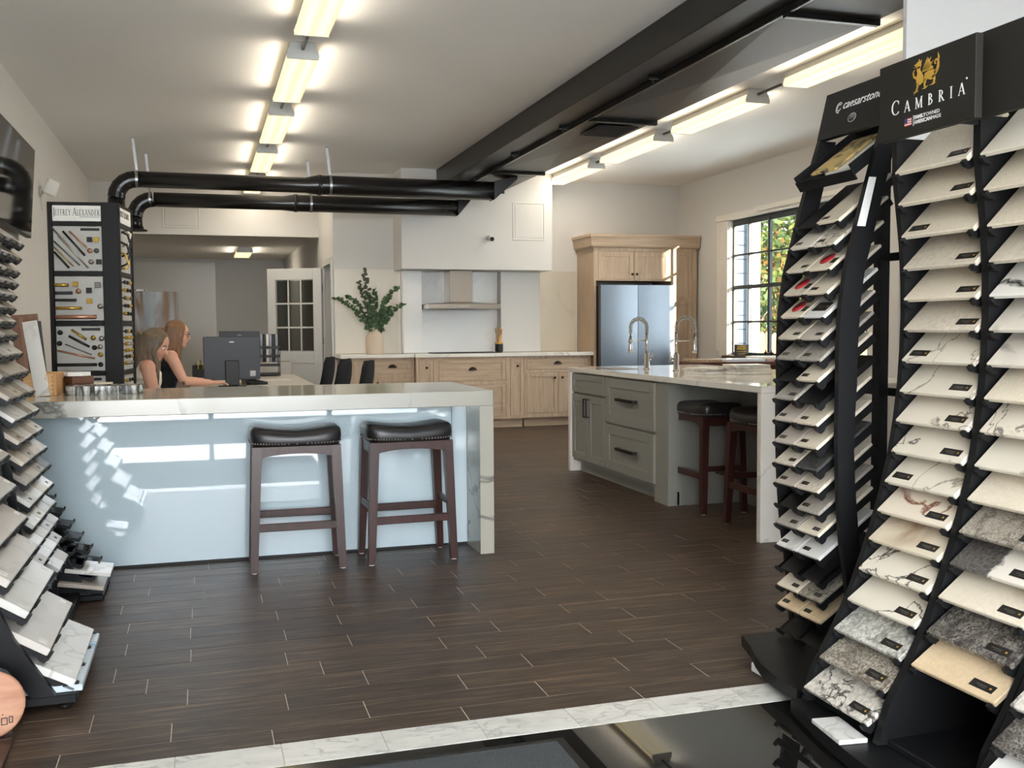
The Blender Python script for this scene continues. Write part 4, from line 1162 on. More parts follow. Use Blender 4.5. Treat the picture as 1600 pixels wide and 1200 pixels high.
# raised fore leg, standing fore leg, belly leg, hind leg with claws
strip(dr, [(.16, .46), (.07, .50), (.03, .62), (.05, .70)], [.08, .06, .04, .02]); strip(dr, [(.03, .62), (-.03, .66)], [.03, .0]); strip(dr, [(.05, .68), (.10, .73)], [.025, .0])
strip(dr, [(.22, .30), (.20, .16), (.14, .06)], [.10, .06, .04]); strip(dr, [(.04, .05), (.16, .05), (.26, .08)], [.0, .05, .0]); strip(dr, [(.10, .05), (.07, -.02)], [.03, .0])
strip(dr, [(.52, .34), (.47, .20), (.50, .10)], [.10, .06, .05]); strip(dr, [(.38, .08), (.50, .09), (.62, .13)], [.0, .05, .0])
strip(dr, [(.80, .38), (.85, .24), (.80, .14)], [.13, .07, .05]); strip(dr, [(.66, .12), (.80, .13), (.94, .16)], [.0, .05, .0])
put_on(dr, 'dragon_emblem', GOLD, sgn, DM)
# flag and two-line tagline
FM = off @ sign_matrix(2.0497, 2.594, 1.861)
f = MB()
for i in range(7):
    f.cur = 0 if i % 2 == 0 else 1
    f.box((0, i * .0034, 0), (.031, (i + 1) * .0034, .0006))
f.cur = 2; f.box((0, .0102, .0006), (.013, .0238, .0009))
put_on(f, 'flag_mark', [REDP, WHITEP, BLUEP], sgn, FM)
f = MB(); f.box((.0385, -.004, 0), (.0395, .028, .0006)); put_on(f, 'divider_line', WHITEP, sgn, FM)
for row_, yy in ((('FAMILY', 'OWNED'), .0150), (('AMERICAN', 'MADE'), .0005)):
    xx = .0425
    for tx, bo in zip(row_, (.0004, -.0001)):
        me = text_mesh(tx, .0150, 0, .0003, bo)
        wd = max(v.co.x for v in me.vertices)
        lettering('tagline', me, WHITEP, sgn, FM @ Matrix.Translation((xx, yy, .0002)))
        xx += wd + .0008

kinds1 = [(CREAM, 'plain cream'), (CREAM, 'plain cream'), (CREAM, 'plain cream'), (CREAM2, 'sandy cream'), (CREAM, 'plain cream'), (CREAM2, 'faintly veined cream'), (CVEIN, 'thin-veined cream'), (CVEIN, 'thin-veined cream'), (CRACK, 'dark crackled cream'), (CDARK, 'line-veined cream'), (CVEIN, 'wavy-veined cream'), (RUST, 'rust-veined cream'), (BROWNB, 'brown-banded cream'), (CDARK, 'dark-veined cream'), (CDARK, 'dark-veined cream'), (SPECK, 'grey speckled'), (GRANV, 'brown granite'), (SWIRL, 'black-swirled white')]
lab1 = [.10, .10, -.10, .10, .10, .10, -.10, .09, .09, .09, -.10, .09, .09, .09, .09, .09, .09, .09]
W, LT, TT = .318, .20, .0155
for i, ((x, z), (m, q), ly_) in enumerate(zip(T1, kinds1, lab1)):
    M_ = tilt_matrix(x, 2.581, z, rad(lerp_profile(TILT, z)), 1)
    tray(rk, RM, M_, W, LT, TT, (-W / 2 + .012, W / 2 - .012))
    sample(M_, W, LT, TT, m, f'{ORD[i]} sample in the far column of the large right rack, {q}', 'samples in the large right rack', [(.034, -ly_, .026, .082, LABELM)])
kinds2 = [(CVEIN, 'grey-lined cream'), (CREAM, 'plain cream'), (CREAM, 'plain cream'), (CREAM2, 'sandy cream'), (BLACKV, 'black-veined white'), (GREYV, 'grey-veined cream'), (GREYV, 'mottled cream'), (CREAM, 'plain cream'), (CRACK, 'dark crackled cream'), (CVEIN, 'faint-veined cream'), (CREAM, 'plain cream'), (FINEG, 'grainy grey'), (HALF, 'half dark half white'), (CREAM, 'plain cream'), (DKGRAN, 'dark granite'), (BEIGE, 'beige')]
for i, ((x, z), (m, q)) in enumerate(zip(T1, kinds2)):
    M_ = tilt_matrix(x, 2.213, z, rad(lerp_profile(TILT, z)), 1)
    tray(rk, RM, M_, W, LT, TT, (-W / 2 + .012, W / 2 - .012))
    sample(M_, W, LT, TT, m, f'{ORD[i]} sample in the near column of the large right rack, {q}', 'samples in the large right rack', [(.034, -.09, .026, .082, LABELM)])
for i, (x, z, m, q) in enumerate(((1.985, .42, SPECK, 'upper grey speckled'), (1.900, .319, SWIRL, 'middle white swirled'), (1.846, .228, DKGRAN, 'lower dark granite'), (1.795, .135, WPLAIN, 'lowest plain white'))):
    M_ = tilt_matrix(x, 1.822, z, rad(36), 1)
    tray(rk, RM, M_, W, LT, TT, (-W / 2 + .012, W / 2 - .012))
    sample(M_, W, LT, TT, m, f'{q} sample of the short column at the bottom right corner', 'samples in the large right rack', [(.034, -.09, .026, .082, LABELM)])
tag(MB().cbox((-.045, -.085, 0), (.045, .085, .014), .002).build('loose_stone_sample', WMARB, None, (1.785, 2.51, .0556), (0, 0, -.12)), 'loose white veined sample lying on the large right rack base', 'stone sample')

# ---------------------------------------------------------------- curved right rack behind it
CB = (2.22, 3.19, 0)
ck = thing('display_rack', 'tall curved black rack of small stone samples near the island', 'rack', CB)
CM = Matrix.Translation(CB)
def cput(mb, name, m=BLACKM): return rput(mb, name, m, ck, CB)
CL = {1: (2.140, 1.634), 2: (2.123, 1.552), 3: (2.106, 1.465), 4: (2.096, 1.380), 5: (2.084, 1.297), 6: (2.074, 1.218), 7: (2.069, 1.143), 8: (2.062, 1.070), 9: (2.059, .996), 10: (2.060, .915), 11: (2.061, .832), 12: (2.061, .753), 13: (2.066, .677), 14: (2.070, .598), 15: (2.070, .521), 16: (2.075, .437), 17: (2.076, .357), 18: (2.079, .282), 19: (2.081, .206), 20: (2.082, .116)}
fr = [(2.276, 1.965), (2.252, 1.891), (2.227, 1.813), (2.195, 1.702), (2.158, 1.565), (2.129, 1.459), (2.110, 1.326), (2.104, 1.19), (2.105, 1.06), (2.103, .95), (2.104, .837), (2.108, .72), (2.115, .611), (2.126, .49), (2.144, .382), (2.162, .24), (2.175, .076)]
bk = [(2.250, .076), (2.236, .24), (2.216, .377), (2.198, .49), (2.186, .607), (2.176, .72), (2.170, .834), (2.173, .95), (2.179, 1.059), (2.181, 1.19), (2.187, 1.326), (2.205, 1.459), (2.234, 1.565), (2.270, 1.702), (2.299, 1.813), (2.322, 1.891), (2.345, 1.965)]
for y0, y1 in ((2.985, 3.008), (3.362, 3.385)):
    mb = MB(); n = len(fr)
    for i in range(n - 1):
        a, b, c, d = fr[i], fr[i + 1], bk[n - 2 - i], bk[n - 1 - i]
        vs = [(p[0], y_, p[1]) for y_ in (y0, y1) for p in (a, b, c, d)]
        mb.add(vs, [(0, 1, 2, 3), (4, 7, 6, 5), (0, 4, 5, 1), (3, 2, 6, 7)])
    cput(mb, 'curved_post')
cput(MB().box((2.405, 3.165, .076), (2.445, 3.205, 1.95)), 'mast')
for z in (.5, 1.0, 1.5):
    cput(MB().box((2.445, 3.0, z), (2.455, 3.37, z + .03)), 'cross_bar')
pb = [(1.965, 3.385), (1.925, 3.25), (1.885, 3.15), (1.856, 3.06), (1.838, 2.95), (1.834, 2.806), (2.62, 2.806), (2.62, 3.385)]
cput(MB().prism(pb, .034, .076, 2), 'base_plate')
for x, y_, in ((1.92, 3.17), (2.5, 2.9), (2.5, 3.3)): cput(MB().cbox((x - .02, y_ - .045, .0015), (x + .05, y_ + .035, .0335), .003), 'foot_block', WHITEP)
# sign board leaning back
hb = MB(); dx = .043
hb.add([(2.277, 2.94, 1.968), (2.277, 3.387, 1.968), (2.320, 3.387, 2.145), (2.320, 2.94, 2.145), (2.297, 2.94, 1.964), (2.297, 3.387, 1.964), (2.340, 3.387, 2.141), (2.340, 2.94, 2.141)],
       [(0, 3, 2, 1), (4, 5, 6, 7), (0, 1, 5, 4), (1, 2, 6, 5), (2, 3, 7, 6), (3, 0, 4, 7)])
sg2 = cput(hb, 'sign_board', PLAQ2)
sl = math.atan2(.043, .177)
HM = Matrix.Translation((-CB[0], -CB[1], 0)) @ sign_matrix(2.2998, 3.262, 2.0665, sl)
lettering('lettering', text_mesh('caesarstone', .047, .28, .0004, .0002), WHITEP, sg2, HM)
ring = MB()
for q in range(20):
    A0, A1 = rad(40 + 300 * q / 20), rad(40 + 300 * (q + 1) / 20)
    for r, w_ in ((.0125, .003), (.0195, .0032)):
        if r > .015 and q > 15: continue
        ring.prism([((r - w_ / 2) * cos(A0), (r - w_ / 2) * sin(A0)), ((r + w_ / 2) * cos(A0), (r + w_ / 2) * sin(A0)), ((r + w_ / 2) * cos(A1), (r + w_ / 2) * sin(A1)), ((r - w_ / 2) * cos(A1), (r - w_ / 2) * sin(A1))], 0, .0008, 2)
put_on(ring, 'ring_logo', WHITEP, sg2, HM @ Matrix.Translation((-.021, .010, 0)) @ Matrix.Scale(.9, 4, Vector((1, 0, 0))))
bd = MB(); bd.lathe([(.024, 0), (.024, .0006), (0, .0006)], 24); bd.cur = 1
bd.lathe([(.0215, .0006), (.0215, .0009), (.0195, .0009), (.0195, .0006)], 24)
for i, w_ in enumerate((.022, .030, .030, .022)): bd.box((-w_ / 2, .010 - i * .0075, .0006), (w_ / 2, .0135 - i * .0075, .0009))
put_on(bd, 'oval_badge', [WHITEP, PLAQ2], sg2, HM @ Matrix.Translation((.075, -.046, 0)) @ Matrix.Scale(.72, 4, Vector((0, 1, 0))))
# strip sticker on the near post
st = MB(); 
st.add([(2.216, 2.9838, 1.775), (2.245, 2.9838, 1.775), (2.203, 2.9838, 1.605), (2.170, 2.9838, 1.605)], [(0, 3, 2, 1)]); st.add([(2.216, 2.9848, 1.775), (2.245, 2.9848, 1.775), (2.203, 2.9848, 1.605), (2.170, 2.9848, 1.605)], [(0, 1, 2, 3)])
cput(st, 'paper_strip', WHITEP)
# trays and samples
WC, LC, TC = .138, .28, .0125
ctilt = [(.1, 33), (.5, 36), (1.2, 38), (1.7, 38)]
emptyL = {1, 8, 14, 17, 20}; emptyR = {9, 17, 20}
kl = {2: (GREYV, 'grey-veined'), 3: (CREAM2, 'sandy'), 4: (CREAM2, 'sandy red-stickered'), 5: (CREAM, 'cream red-stickered'), 6: (CREAM2, 'sandy'), 7: (GREYQ, 'mid-grey'), 9: (GREYQ, 'mid-grey'), 10: (GREIGE, 'greige'), 11: (GREIGE, 'greige'), 12: (CREAM2, 'sandy'), 13: (GREIGE, 'greige'), 15: (GREYQ, 'mid-grey'), 16: (WMARB, 'white marbled'), 18: (CREAM, 'cream'), 19: (BEIGE, 'beige')}
kr = {1: (CREAM, 'cream'), 2: (CVEIN, 'thin-veined'), 3: (CREAM, 'cream red-stickered'), 4: (CREAM, 'cream'), 5: (WPLAIN, 'white black-stickered'), 6: (GREIGE, 'greige'), 7: (GREYQ, 'mid-grey'), 8: (CREAM, 'cream'), 10: (CREAM, 'cream'), 11: (CREAM, 'cream'), 12: (DARKQ, 'charcoal'), 13: (CREAM2, 'sandy'), 14: (GREYQ, 'mid-grey'), 15: (CREAM, 'cream'), 16: (WPLAIN, 'white'), 18: (FINEG, 'grainy brown-grey'), 19: (BEIGE, 'beige')}
red = {('L', 4), ('L', 5), ('R', 3)}
for r, (x, z) in CL.items():
    for col, yc, em, kk in (('L', 3.259, emptyL, kl), ('R', 3.117, emptyR, kr)):
        M_ = tilt_matrix(x, yc, z, rad(lerp_profile(ctilt, z)), 1)
        tray(ck, CM, M_, WC, LC, TC, (-WC / 2 + .007, WC / 2 - .007), .011, 'small_tray', .026, False, True)
        if r in em or r not in kk: continue
        m, q = kk[r]
        pl = [(.026, .035 if (r % 3) else -.03, .016, .040, LABELM)]
        if (col, r) in red: pl = [(.060, .012, .062, .062, REDP, 1), (.045, -.045, .030, .030, LABELM)]
        if (col, r) == ('R', 5): pl = [(.055, .0, .050, .085, LABELM)]
        sample(M_, WC - .004, LC, TC, m, f'{ORD[r - 1]} row {"far" if col == "L" else "near"} column sample of the curved rack, {q}', 'samples in the curved rack', pl)
# upper deep tray with brochures
bt = MB()
M_ = tilt_matrix(2.172, 3.182, 1.795, rad(36), 1)
bt.box((0, -.172, -.012), (.33, .172, 0)); bt.box((0, -.172, 0), (.33, -.164, .03)); bt.box((0, .164, 0), (.33, .172, .03)); bt.box((-.006, -.172, -.03), (0, .172, .01)); bt.box((.325, -.172, 0), (.333, .172, .045))
o = bt.build('brochure_tray', BLACKM, ck); o.matrix_local = CM.inverted() @ M_
BROC = stone('yellow_black_print', S(208, 180, 116), S(30, 26, 20), 16, .08, 1.0, rough=.35, mask=(.4, .5))
for i, (y_, h) in enumerate(((-.06, .001), (.02, .012))):
    o = MB().cbox((.02, -.075, 0), (.25, .075, .009), .001).build('brochure', BROC if i else PAPER); o.matrix_world = M_ @ Matrix.Translation((0, y_, h))
    tag(o, ('plain folded brochure in', 'yellow and black printed brochure in')[i] + ' the top tray of the curved rack', 'brochure')

# ---------------------------------------------------------------- left racks
# near left rack with big samples
AB = (-.85, 3.87, 0)
ak = thing('display_rack', 'low black rack of large pale stone samples at the left edge', 'rack', AB)
AM = Matrix.Translation(AB)
def aput(mb, name, m=BLACKM): return rput(mb, name, m, ak, AB)
aput(MB().cbox((-1.28, 3.55, .03), (-.418, 4.20, .062), .004), 'base_plate')
for x in (-.46, -1.22):
    for y_ in (3.60, 4.15): aput(MB().lathe([(.012, .001), (.018, .006), (.018, .012), (.008, .016), (.008, .03)], 10, (x, y_, 0)), 'foot')
def leaning(y0, y1):
    mb = MB(); mb.prism([(-.555, .062), (-.480, .062), (-.600, .26), (-.66, .40), (-.72, .62), (-.76, 1.0), (-.84, 1.0), (-.80, .62), (-.745, .40), (-.68, .25)], y0, y1, 1)
    return aput(mb, 'leaning_post')
leaning(3.545, 3.568); leaning(4.175, 4.198)
aput(MB().box((-1.0, 3.57, .063), (-.99, 4.17, 1.0)), 'back_panel')
PALEG = stone('pale_greige_porcelain', S(212, 204, 194), S(188, 178, 166), 4, .06, .4, rough=.25, cloud=.05)
big = [(-.4205, .100, 28, WMARB, 'white marbled'), (-.495, .210, 32, PALEG, 'pale greige'), (-.556, .340, 33, WMARB, 'faintly veined white'), (-.608, .446, 34, PALEG, 'pale warm greige'), (-.646, .558, 34, PALEG, 'pale greige'), (-.678, .680, 34, WMARB, 'white marbled'), (-.70, .80, 34, PALEG, 'pale greige')]
for i, (x, z, tl, m, q) in enumerate(big):
    M_ = tilt_matrix(x, 3.872, z, rad(tl), -1)
    tray(ak, AM, M_, .60, .26, .026, (-.29, -.10, .10, .29), .012, 'wide_tray', .024, True)
    sample(M_, .596, .265, .026, m, f'{("lowest", "second from bottom", "third from bottom", "fourth from bottom", "fifth from bottom", "sixth from bottom", "topmost")[i]} large sample in the left edge rack, {q}', 'large samples in the left rack', [(.035, .25, .028, .035, WHITEP), (.035, -.26, .022, .03, WHITEP)])
PAINT = stone('blue_white_painted_stone', S(214, 224, 230), S(70, 150, 200), 6, .09, .8, rough=.15, mask=(.5, .6))
tag(MB().cbox((-.70, 3.572, .0625), (-.402, 4.165, .085), .003).build('stone_slab', PAINT), 'blue and white slab lying flat on the left edge rack base', 'slab')
# round wooden slice leaning at the frame's lower left
SLICE = wood('pink_wood_slice', S(184, 128, 100), S(214, 164, 134), 0, 12, .5, stretch=5)
t = thing('wood_slice', 'round pinkish wooden slice with burnt markings at the lower left corner', 'wood slice', (-.645, 3.36, .118), .15)
MW = Matrix.Rotation(rad(80), 4, 'X')
MB().lathe([(0, -.012), (.095, -.012), (.102, -.006), (.102, .006), (.095, .012), (0, .012)], 32, mtx=MW).build('disc', SLICE, t)
mk = MB()
def frame_(x0, x1, z0, z1, w=.0028):
    for lo, hi in (((x0, z0, .012), (x1, z0 + w, .0125)), ((x0, z1 - w, .012), (x1, z1, .0125)), ((x0, z0 + w, .012), (x0 + w, z1 - w, .0125)), ((x1 - w, z0 + w, .012), (x1, z1 - w, .0125))): mk.box(lo, hi, MW)
frame_(.012, .030, -.066, -.044); frame_(.033, .051, -.064, -.042); frame_(.054, .066, -.060, -.040)
mk.box((.016, -.036, .012), (.020, -.033, .0125), MW); mk.box((.036, -.034, .012), (.040, -.031, .0125), MW)
mk.build('burnt_markings', BLACKP, t)
st_ = MB(); st_.box((-.06, -.02, -.118), (.06, .10, -.104)); st_.box((-.06, .015, -.104), (.06, .022, -.06)); st_.build('stand', STOOLW, t)
BOXW = wood('dark_brown_board', S(58, 42, 32), S(84, 62, 48), 1, 6)
tag(MB().cbox((-1.3, 3.09, .002), (-.575, 3.50, .0105), .002).build('floor_board', BOXW), 'dark brown board lying on the floor at the lower left corner', 'board')

# far left rack with narrow strip samples
BB = (-1.0, 4.66, 0)
bk_ = thing('display_rack', 'tall black rack of narrow strip samples along the left wall', 'rack', BB)
BM = Matrix.Translation(BB)
BP = [(-.746, 1.650), (-.757, 1.588), (-.766, 1.527), (-.773, 1.476), (-.780, 1.422), (-.786, 1.364), (-.787, 1.305), (-.780, 1.248), (-.764, 1.166), (-.742, 1.085), (-.721, .998), (-.705, .911), (-.691, .823), (-.677, .738), (-.664, .659), (-.655, .571), (-.646, .485), (-.636, .405), (-.625, .320), (-.60, .235)]
def bput(mb, name, m=BLACKM): return rput(mb, name, m, bk_, BB)
ZB = [(z, x) for x, z in BP]
for y0, y1 in ((4.335, 4.350), (4.972, 4.987)):
    zz = [.05 + 1.60 * q / 14 for q in range(15)]
    po = [(lerp_profile(ZB, z) - .05, z) for z in zz] + [(lerp_profile(ZB, z) - .14, z) for z in zz[::-1]]
    bput(MB().prism(po, y0, y1, 1), 'curved_post')
bput(MB().cbox((-1.28, 4.33, .0015), (-.56, 4.99, .05), .004), 'base_plate')
bput(MB().box((-1.12, 4.351, .051), (-1.11, 4.971, 1.66)), 'back_panel')
cols = [(WPLAIN, 'white'), (GREIGE, 'greige'), (GREYQ, 'mid-grey'), (WMARB, 'marbled'), (CREAM2, 'sandy'), (GREIGE, 'greige'), (WMARB, 'marbled'), (GREYQ, 'mid-grey'), (DARKQ, 'charcoal'), (SPECK, 'speckled')]
rr = random.Random(3)
for i, (x, z) in enumerate(BP):
    M_ = tilt_matrix(x, 4.661, z, rad(36), -1)
    tray(bk_, BM, M_, .61, .24, .019, tuple(-.295 + k * .1475 for k in range(5)), .010, 'strip_tray', .022, True)
    n = 4
    for k in range(n):
        if i == 19 and k > 1: continue
        m, q = cols[rr.choice([0, 1, 2, 3, 3, 4, 5, 6, 6, 7])]
        if i == 14 and k == 0: m, q = DARKQ, 'charcoal'
        w = .61 / n
        sample(M_ @ Matrix.Translation((0, -.305 + w * (k + .5), 0)), w - .003, .24, .019, m, f'{ORD[i]} row, {("far end", "second from far end", "second from near end", "near end")[k]}, {q} strip sample in the left wall rack', 'strip samples in the left wall rack', [(.022, .0, .014, .03, LABELM)] if (i + k) % 3 == 0 else None)
# short dark rack with empty trays
DB = (-.85, 5.12, 0)
dk = thing('display_rack', 'low black rack with mostly empty trays beside the white counter', 'rack', DB)
DMx = Matrix.Translation(DB)
def dput(mb, name, m=BLACKM): return rput(mb, name, m, dk, DB)
dput(MB().cbox((-1.2, 4.995, .0015), (-.46, 5.345, .03), .004), 'base_plate')
for y0 in (5.0, 5.33): dput(MB().prism([(-.52, .031), (-.66, .30), (-.80, .62), (-.92, .95), (-1.02, .95), (-.94, .62), (-.82, .30), (-.74, .031)], y0, y0 + .012, 1), 'side_post')
for i in range(8):
    x = -.497 - .040 * i; z = .150 + .064 * i
    for yc in (5.25, 5.09):
        M_ = tilt_matrix(x - (0 if yc > 5.2 else .012), yc, z - (0 if yc > 5.2 else .03), rad(12), -1)
        tray(dk, DMx, M_, .145, .2, .012, (-.066, .066), .010, 'low_tray', .018, True, True)
M_ = tilt_matrix(-.425, 5.10, .128, rad(10), -1)
sample(M_, .22, .2, .018, WMARB, 'upper pale marbled sample jutting from the low rack by the counter', 'samples on the low rack', None)
M_ = tilt_matrix(-.452, 5.06, .075, rad(10), -1)
sample(M_, .22, .2, .018, GREIGE, 'lower greige sample jutting from the low rack by the counter', 'samples on the low rack', None)
# ---------------------------------------------------------------- front counter and stools
t = thing('front_counter', 'long white counter with grey-veined quartz top and glossy front panel', 'counter', (.1, 5.85, 0))
def cnt(mb, name, m): return rput(mb, name, m, t, (.1, 5.85, 0))
cnt(MB().cbox((XL + .004, 5.360, .831), (1.547, 6.345, .914), .003), 'countertop', QVEIN)
cnt(MB().cbox((1.467, 5.360, 0), (1.547, 6.345, .8305), .002), 'waterfall_panel', QVEIN)
cnt(MB().cbox((XL + .004, 5.648, .014), (1.376, 5.662, .830), .001), 'front_panel', PANEL)
cnt(MB().cbox((1.379, 5.648, .014), (1.466, 5.662, .830), .001), 'front_panel', PANEL)
cnt(MB().box((XL + .004, 5.663, 0), (1.466, 6.15, .830)), 'counter_body', WHITE)
cnt(MB().box((XL + .004, 5.655, 0), (1.466, 5.662, .0135)), 'shadow_gap', BLACKM)

FELT = mat('white_felt', S(220, 216, 208), .9)
NAIL = mat('antique_nailhead', S(150, 140, 130), .3, .9)
def stool():
    t = thing('bar_stool', 'x', 'stool', (0, 0, 0), 0, 'saddle bar stools')
    w, d, h = .205, .135, .655
    for sx in (-1, 1):
        for sy in (-1, 1):
            x0, y0 = sx * (w - .004), sy * (d - .002); x1, y1 = sx * (w + .022), sy * (d + .018)
            lg = MB(); a, b = .025, .0185
            vs = [(x1 - b, y1 - b, .006), (x1 + b, y1 - b, .006), (x1 + b, y1 + b, .006), (x1 - b, y1 + b, .006), (x0 - a, y0 - a, h), (x0 + a, y0 - a, h), (x0 + a, y0 + a, h), (x0 - a, y0 + a, h)]
            lg.add(vs, [(0, 3, 2, 1), (4, 5, 6, 7), (0, 1, 5, 4), (1, 2, 6, 5), (2, 3, 7, 6), (3, 0, 4, 7)])
            o = lg.build('leg', STOOLW, t)
            MB().lathe([(.014, .0005), (.016, .002), (.016, .0055), (0, .0058)], 10, (x1, y1, 0)).build('glide', FELT, o)
    for sy in (-1, 1):
        n = 10; y = sy * (d + .006)
        lo = [(-w + 2 * w * q / n, .590 + .026 * (1 - (2 * q / n - 1) ** 2) ** .7) for q in range(n + 1)]
        MB().prism(lo + [(w, h - .001), (-w, h - .001)], y - .011, y + .011, 1).build('apron', STOOLW, t)
    for sx in (-1, 1): MB().cbox((sx * (w + .004) - .011, -d, .595), (sx * (w + .004) + .011, d, h - .001), .002).build('apron', STOOLW, t)
    zs = .215
    for sy, z in ((-1, zs), (1, zs + .02)):
        y = sy * (d + .013); MB().cbox((-w - .002, y - .010, z), (w + .002, y + .010, z + .042), .003).build('stretcher', STOOLW, t)
    for sx in (-1, 1):
        x = sx * (w + .016); MB().cbox((x - .010, -d, zs + .075), (x + .010, d, zs + .112), .003).build('stretcher', STOOLW, t)
    sm = MB(); N = 56; vs = []; fs = []
    rings = [(.955, 0), (.985, .012), (1.0, .026), (1.0, .042), (.985, .056), (.94, .068), (.86, .077), (.72, .082), (.5, .084), (.25, .085)]
    for sc, z in rings:
        for q in range(N):
            A = 2 * PI * q / N; ca, sa = cos(A), sin(A)
            x = .236 * sc * (abs(ca) ** .36) * (1 if ca > 0 else -1); y = .167 * sc * (abs(sa) ** .36) * (1 if sa > 0 else -1)
            vs.append((x, y, h + .001 + z + (.036 * (x / .236) ** 2 - .008) * min(1, z / .06)))
    for i in range(len(rings) - 1):
        for q in range(N):
            a_ = i * N + q; b_ = i * N + (q + 1) % N; fs.append((a_, b_, b_ + N, a_ + N))
    c0 = len(vs); vs.append((0, 0, h + .078)); k0 = (len(rings) - 1) * N
    for q in range(N): fs.append((k0 + q, k0 + (q + 1) % N, c0))
    fs.append([q for q in range(N)][::-1])
    sm.add(vs, fs, True); seat = sm.build('seat', LEATHER, t)
    nl = MB(); ring_ = []
    for q in range(720):
        A = 2 * PI * q / 720; ca, sa = cos(A), sin(A)
        ring_.append((.2335 * (abs(ca) ** .36) * (1 if ca > 0 else -1), .1650 * (abs(sa) ** .36) * (1 if sa > 0 else -1)))
    acc = 1.0
    for q in range(720):
        a_, b_ = ring_[q], ring_[(q + 1) % 720]; acc += math.hypot(b_[0] - a_[0], b_[1] - a_[1])
        if acc >= .0145:
            acc = 0.0; nl.ball((a_[0], a_[1], h + .013 + .006 * (a_[0] / .236) ** 2), .0046, 6, 4)
    tag(nl.build('nailhead_trim', NAIL, seat), kind='stuff')
    return t
s0 = stool(); s0.location = (.468, 5.445, 0); s0.rotation_euler = (0, 0, rad(-1))
s0['label'] = 'left black leather saddle stool at the white front counter'
for loc, rz, lab in (((1.068, 5.450, 0), rad(1.5), 'right black leather saddle stool at the white front counter'),
                     ((3.345, 6.235, 0), rad(90), 'far dark saddle stool tucked under the island overhang'),
                     ((3.345, 5.465, 0), rad(90), 'near dark saddle stool tucked under the island overhang')):
    c = copy_tree(s0); c.location = loc; c.rotation_euler = (0, 0, rz); c['label'] = lab
# the nearest legs stop short of the counter panel
# ---------------------------------------------------------------- things on the counter
ZT = .9145
PINE = wood('pale_pine', S(206, 162, 104), S(226, 186, 130), 0, 8, .5)
ENDG = wood('pine_end_grain', S(186, 138, 90), S(206, 160, 112), 2, 14, .6)
t = thing('dovetail_box', 'open pine sample drawer box with dovetail corners on the counter', 'box', (-.80, 6.02, ZT))
for nm, lo, hi, m in (('front_board', (-.10, -.19, 0), (.045, -.174, .115), PINE), ('back_board', (-.10, .174, 0), (.045, .19, .115), PINE), ('side_board', (-.10, -.1735, 0), (-.085, .1735, .115), PINE), ('side_board', (.0455, -.19, 0), (.061, .19, .115), ENDG), ('bottom_board', (-.0845, -.1735, .004), (.045, .1735, .012), PINE)):
    MB().cbox(lo, hi, .001).build(nm, m, t)
for i in range(5): MB().prism([(.034, .008 + i * .022), (.0448, .005 + i * .022), (.0448, .019 + i * .022), (.034, .016 + i * .022)], -.1912, -.1902, 1).build('dovetail', ENDG, t)
def lean(label, cat, x, y, w, d, h, rx, ry, m, rz=0, name='sample_board'):
    o = MB().cbox((-w / 2, -d / 2, 0), (w / 2, d / 2, h), .002).build(name, m, None, (x, y, ZT + .0005), (rx, ry, rz)); return tag(o, label, cat)
BROWNB_ = wood('brown_sample_board', S(120, 86, 66), S(150, 112, 88), 2, 6)
lean('white stone sample bar leaning in front of the pine box', 'sample board', -.803, 5.80, .072, .022, .40, rad(-3), rad(-8), WMARB)
lean('brown wooden sample board standing left of the white bar', 'sample board', -.915, 6.04, .035, .12, .42, rad(0), rad(-5), BROWNB_)
lean('dark charcoal sample board standing behind the brown board', 'sample board', -.885, 6.27, .10, .018, .40, rad(-4), rad(-5), DARKQ)
lean('short brown door sample behind the charcoal board', 'sample board', -.93, 6.31, .14, .018, .44, rad(-3), rad(-4), BROWNB_)
DKWOOD = wood('walnut_tile', S(92, 62, 48), S(120, 84, 66), 0, 8)
for i in range(2):
    tag(MB().cbox((-.06, -.06, 0), (.06, .06, .045), .002).build('wood_block', DKWOOD, None, (-.668 + i * .006, 6.16, ZT + i * .0455), (0, 0, .3 + .15 * i)), ('lower', 'upper')[i] + ' dark walnut block beside the pine box', 'sample block')
mb = MB(); mb.prism([(.075 * cos(2 * PI * q / 6), .075 * sin(2 * PI * q / 6)) for q in range(6)], 0, .022, 2)
tag(mb.build('hexagon_sample', WPLAIN, None, (-.675, 6.155, ZT + .0915)), 'cream hexagon stone sample on top of the walnut blocks', 'stone sample')
tag(MB().cbox((-.10, -.055, 0), (.10, .055, .045), .003).build('stone_block', CREAM, None, (-.595, 6.27, ZT), (0, 0, .02)), 'thick cream stone block behind the chiselled marble slab', 'stone sample')
BWST = stone('black_white_striped_edge', S(214, 214, 208), S(24, 26, 28), 9, .14, 1.0, rough=.25, cloud=.15, stretch=(2.2, .6, .3), mask=(.2, .3))
mb = MB(); n = 26; rg = random.Random(5); top = []; 
for q in range(n):
    A = 2 * PI * q / n; r = 1 + rg.uniform(-.02, .02)
    top.append((.20 * r * (abs(cos(A)) ** .7) * (1 if cos(A) > 0 else -1), .12 * r * (abs(sin(A)) ** .8) * (1 if sin(A) > 0 else -1)))
vs = [(x * .97, y, 0) for x, y in top] + [(x * 1.02 + rg.uniform(-.003, .003), y * 1.03 + rg.uniform(-.004, .004), .024) for x, y in top] + [(x, y, .046) for x, y in top]
fs = [list(range(n))[::-1], list(range(2 * n, 3 * n))]
for k in range(2):
    for q in range(n): fs.append((k * n + q, k * n + (q + 1) % n, (k + 1) * n + (q + 1) % n, (k + 1) * n + q))
mb.add(vs, fs)
tag(mb.build('chiselled_slab', BWST, None, (-.505, 5.93, ZT), (0, 0, .03)), 'rounded black and white marble slab with a chiselled edge on the counter', 'slab')

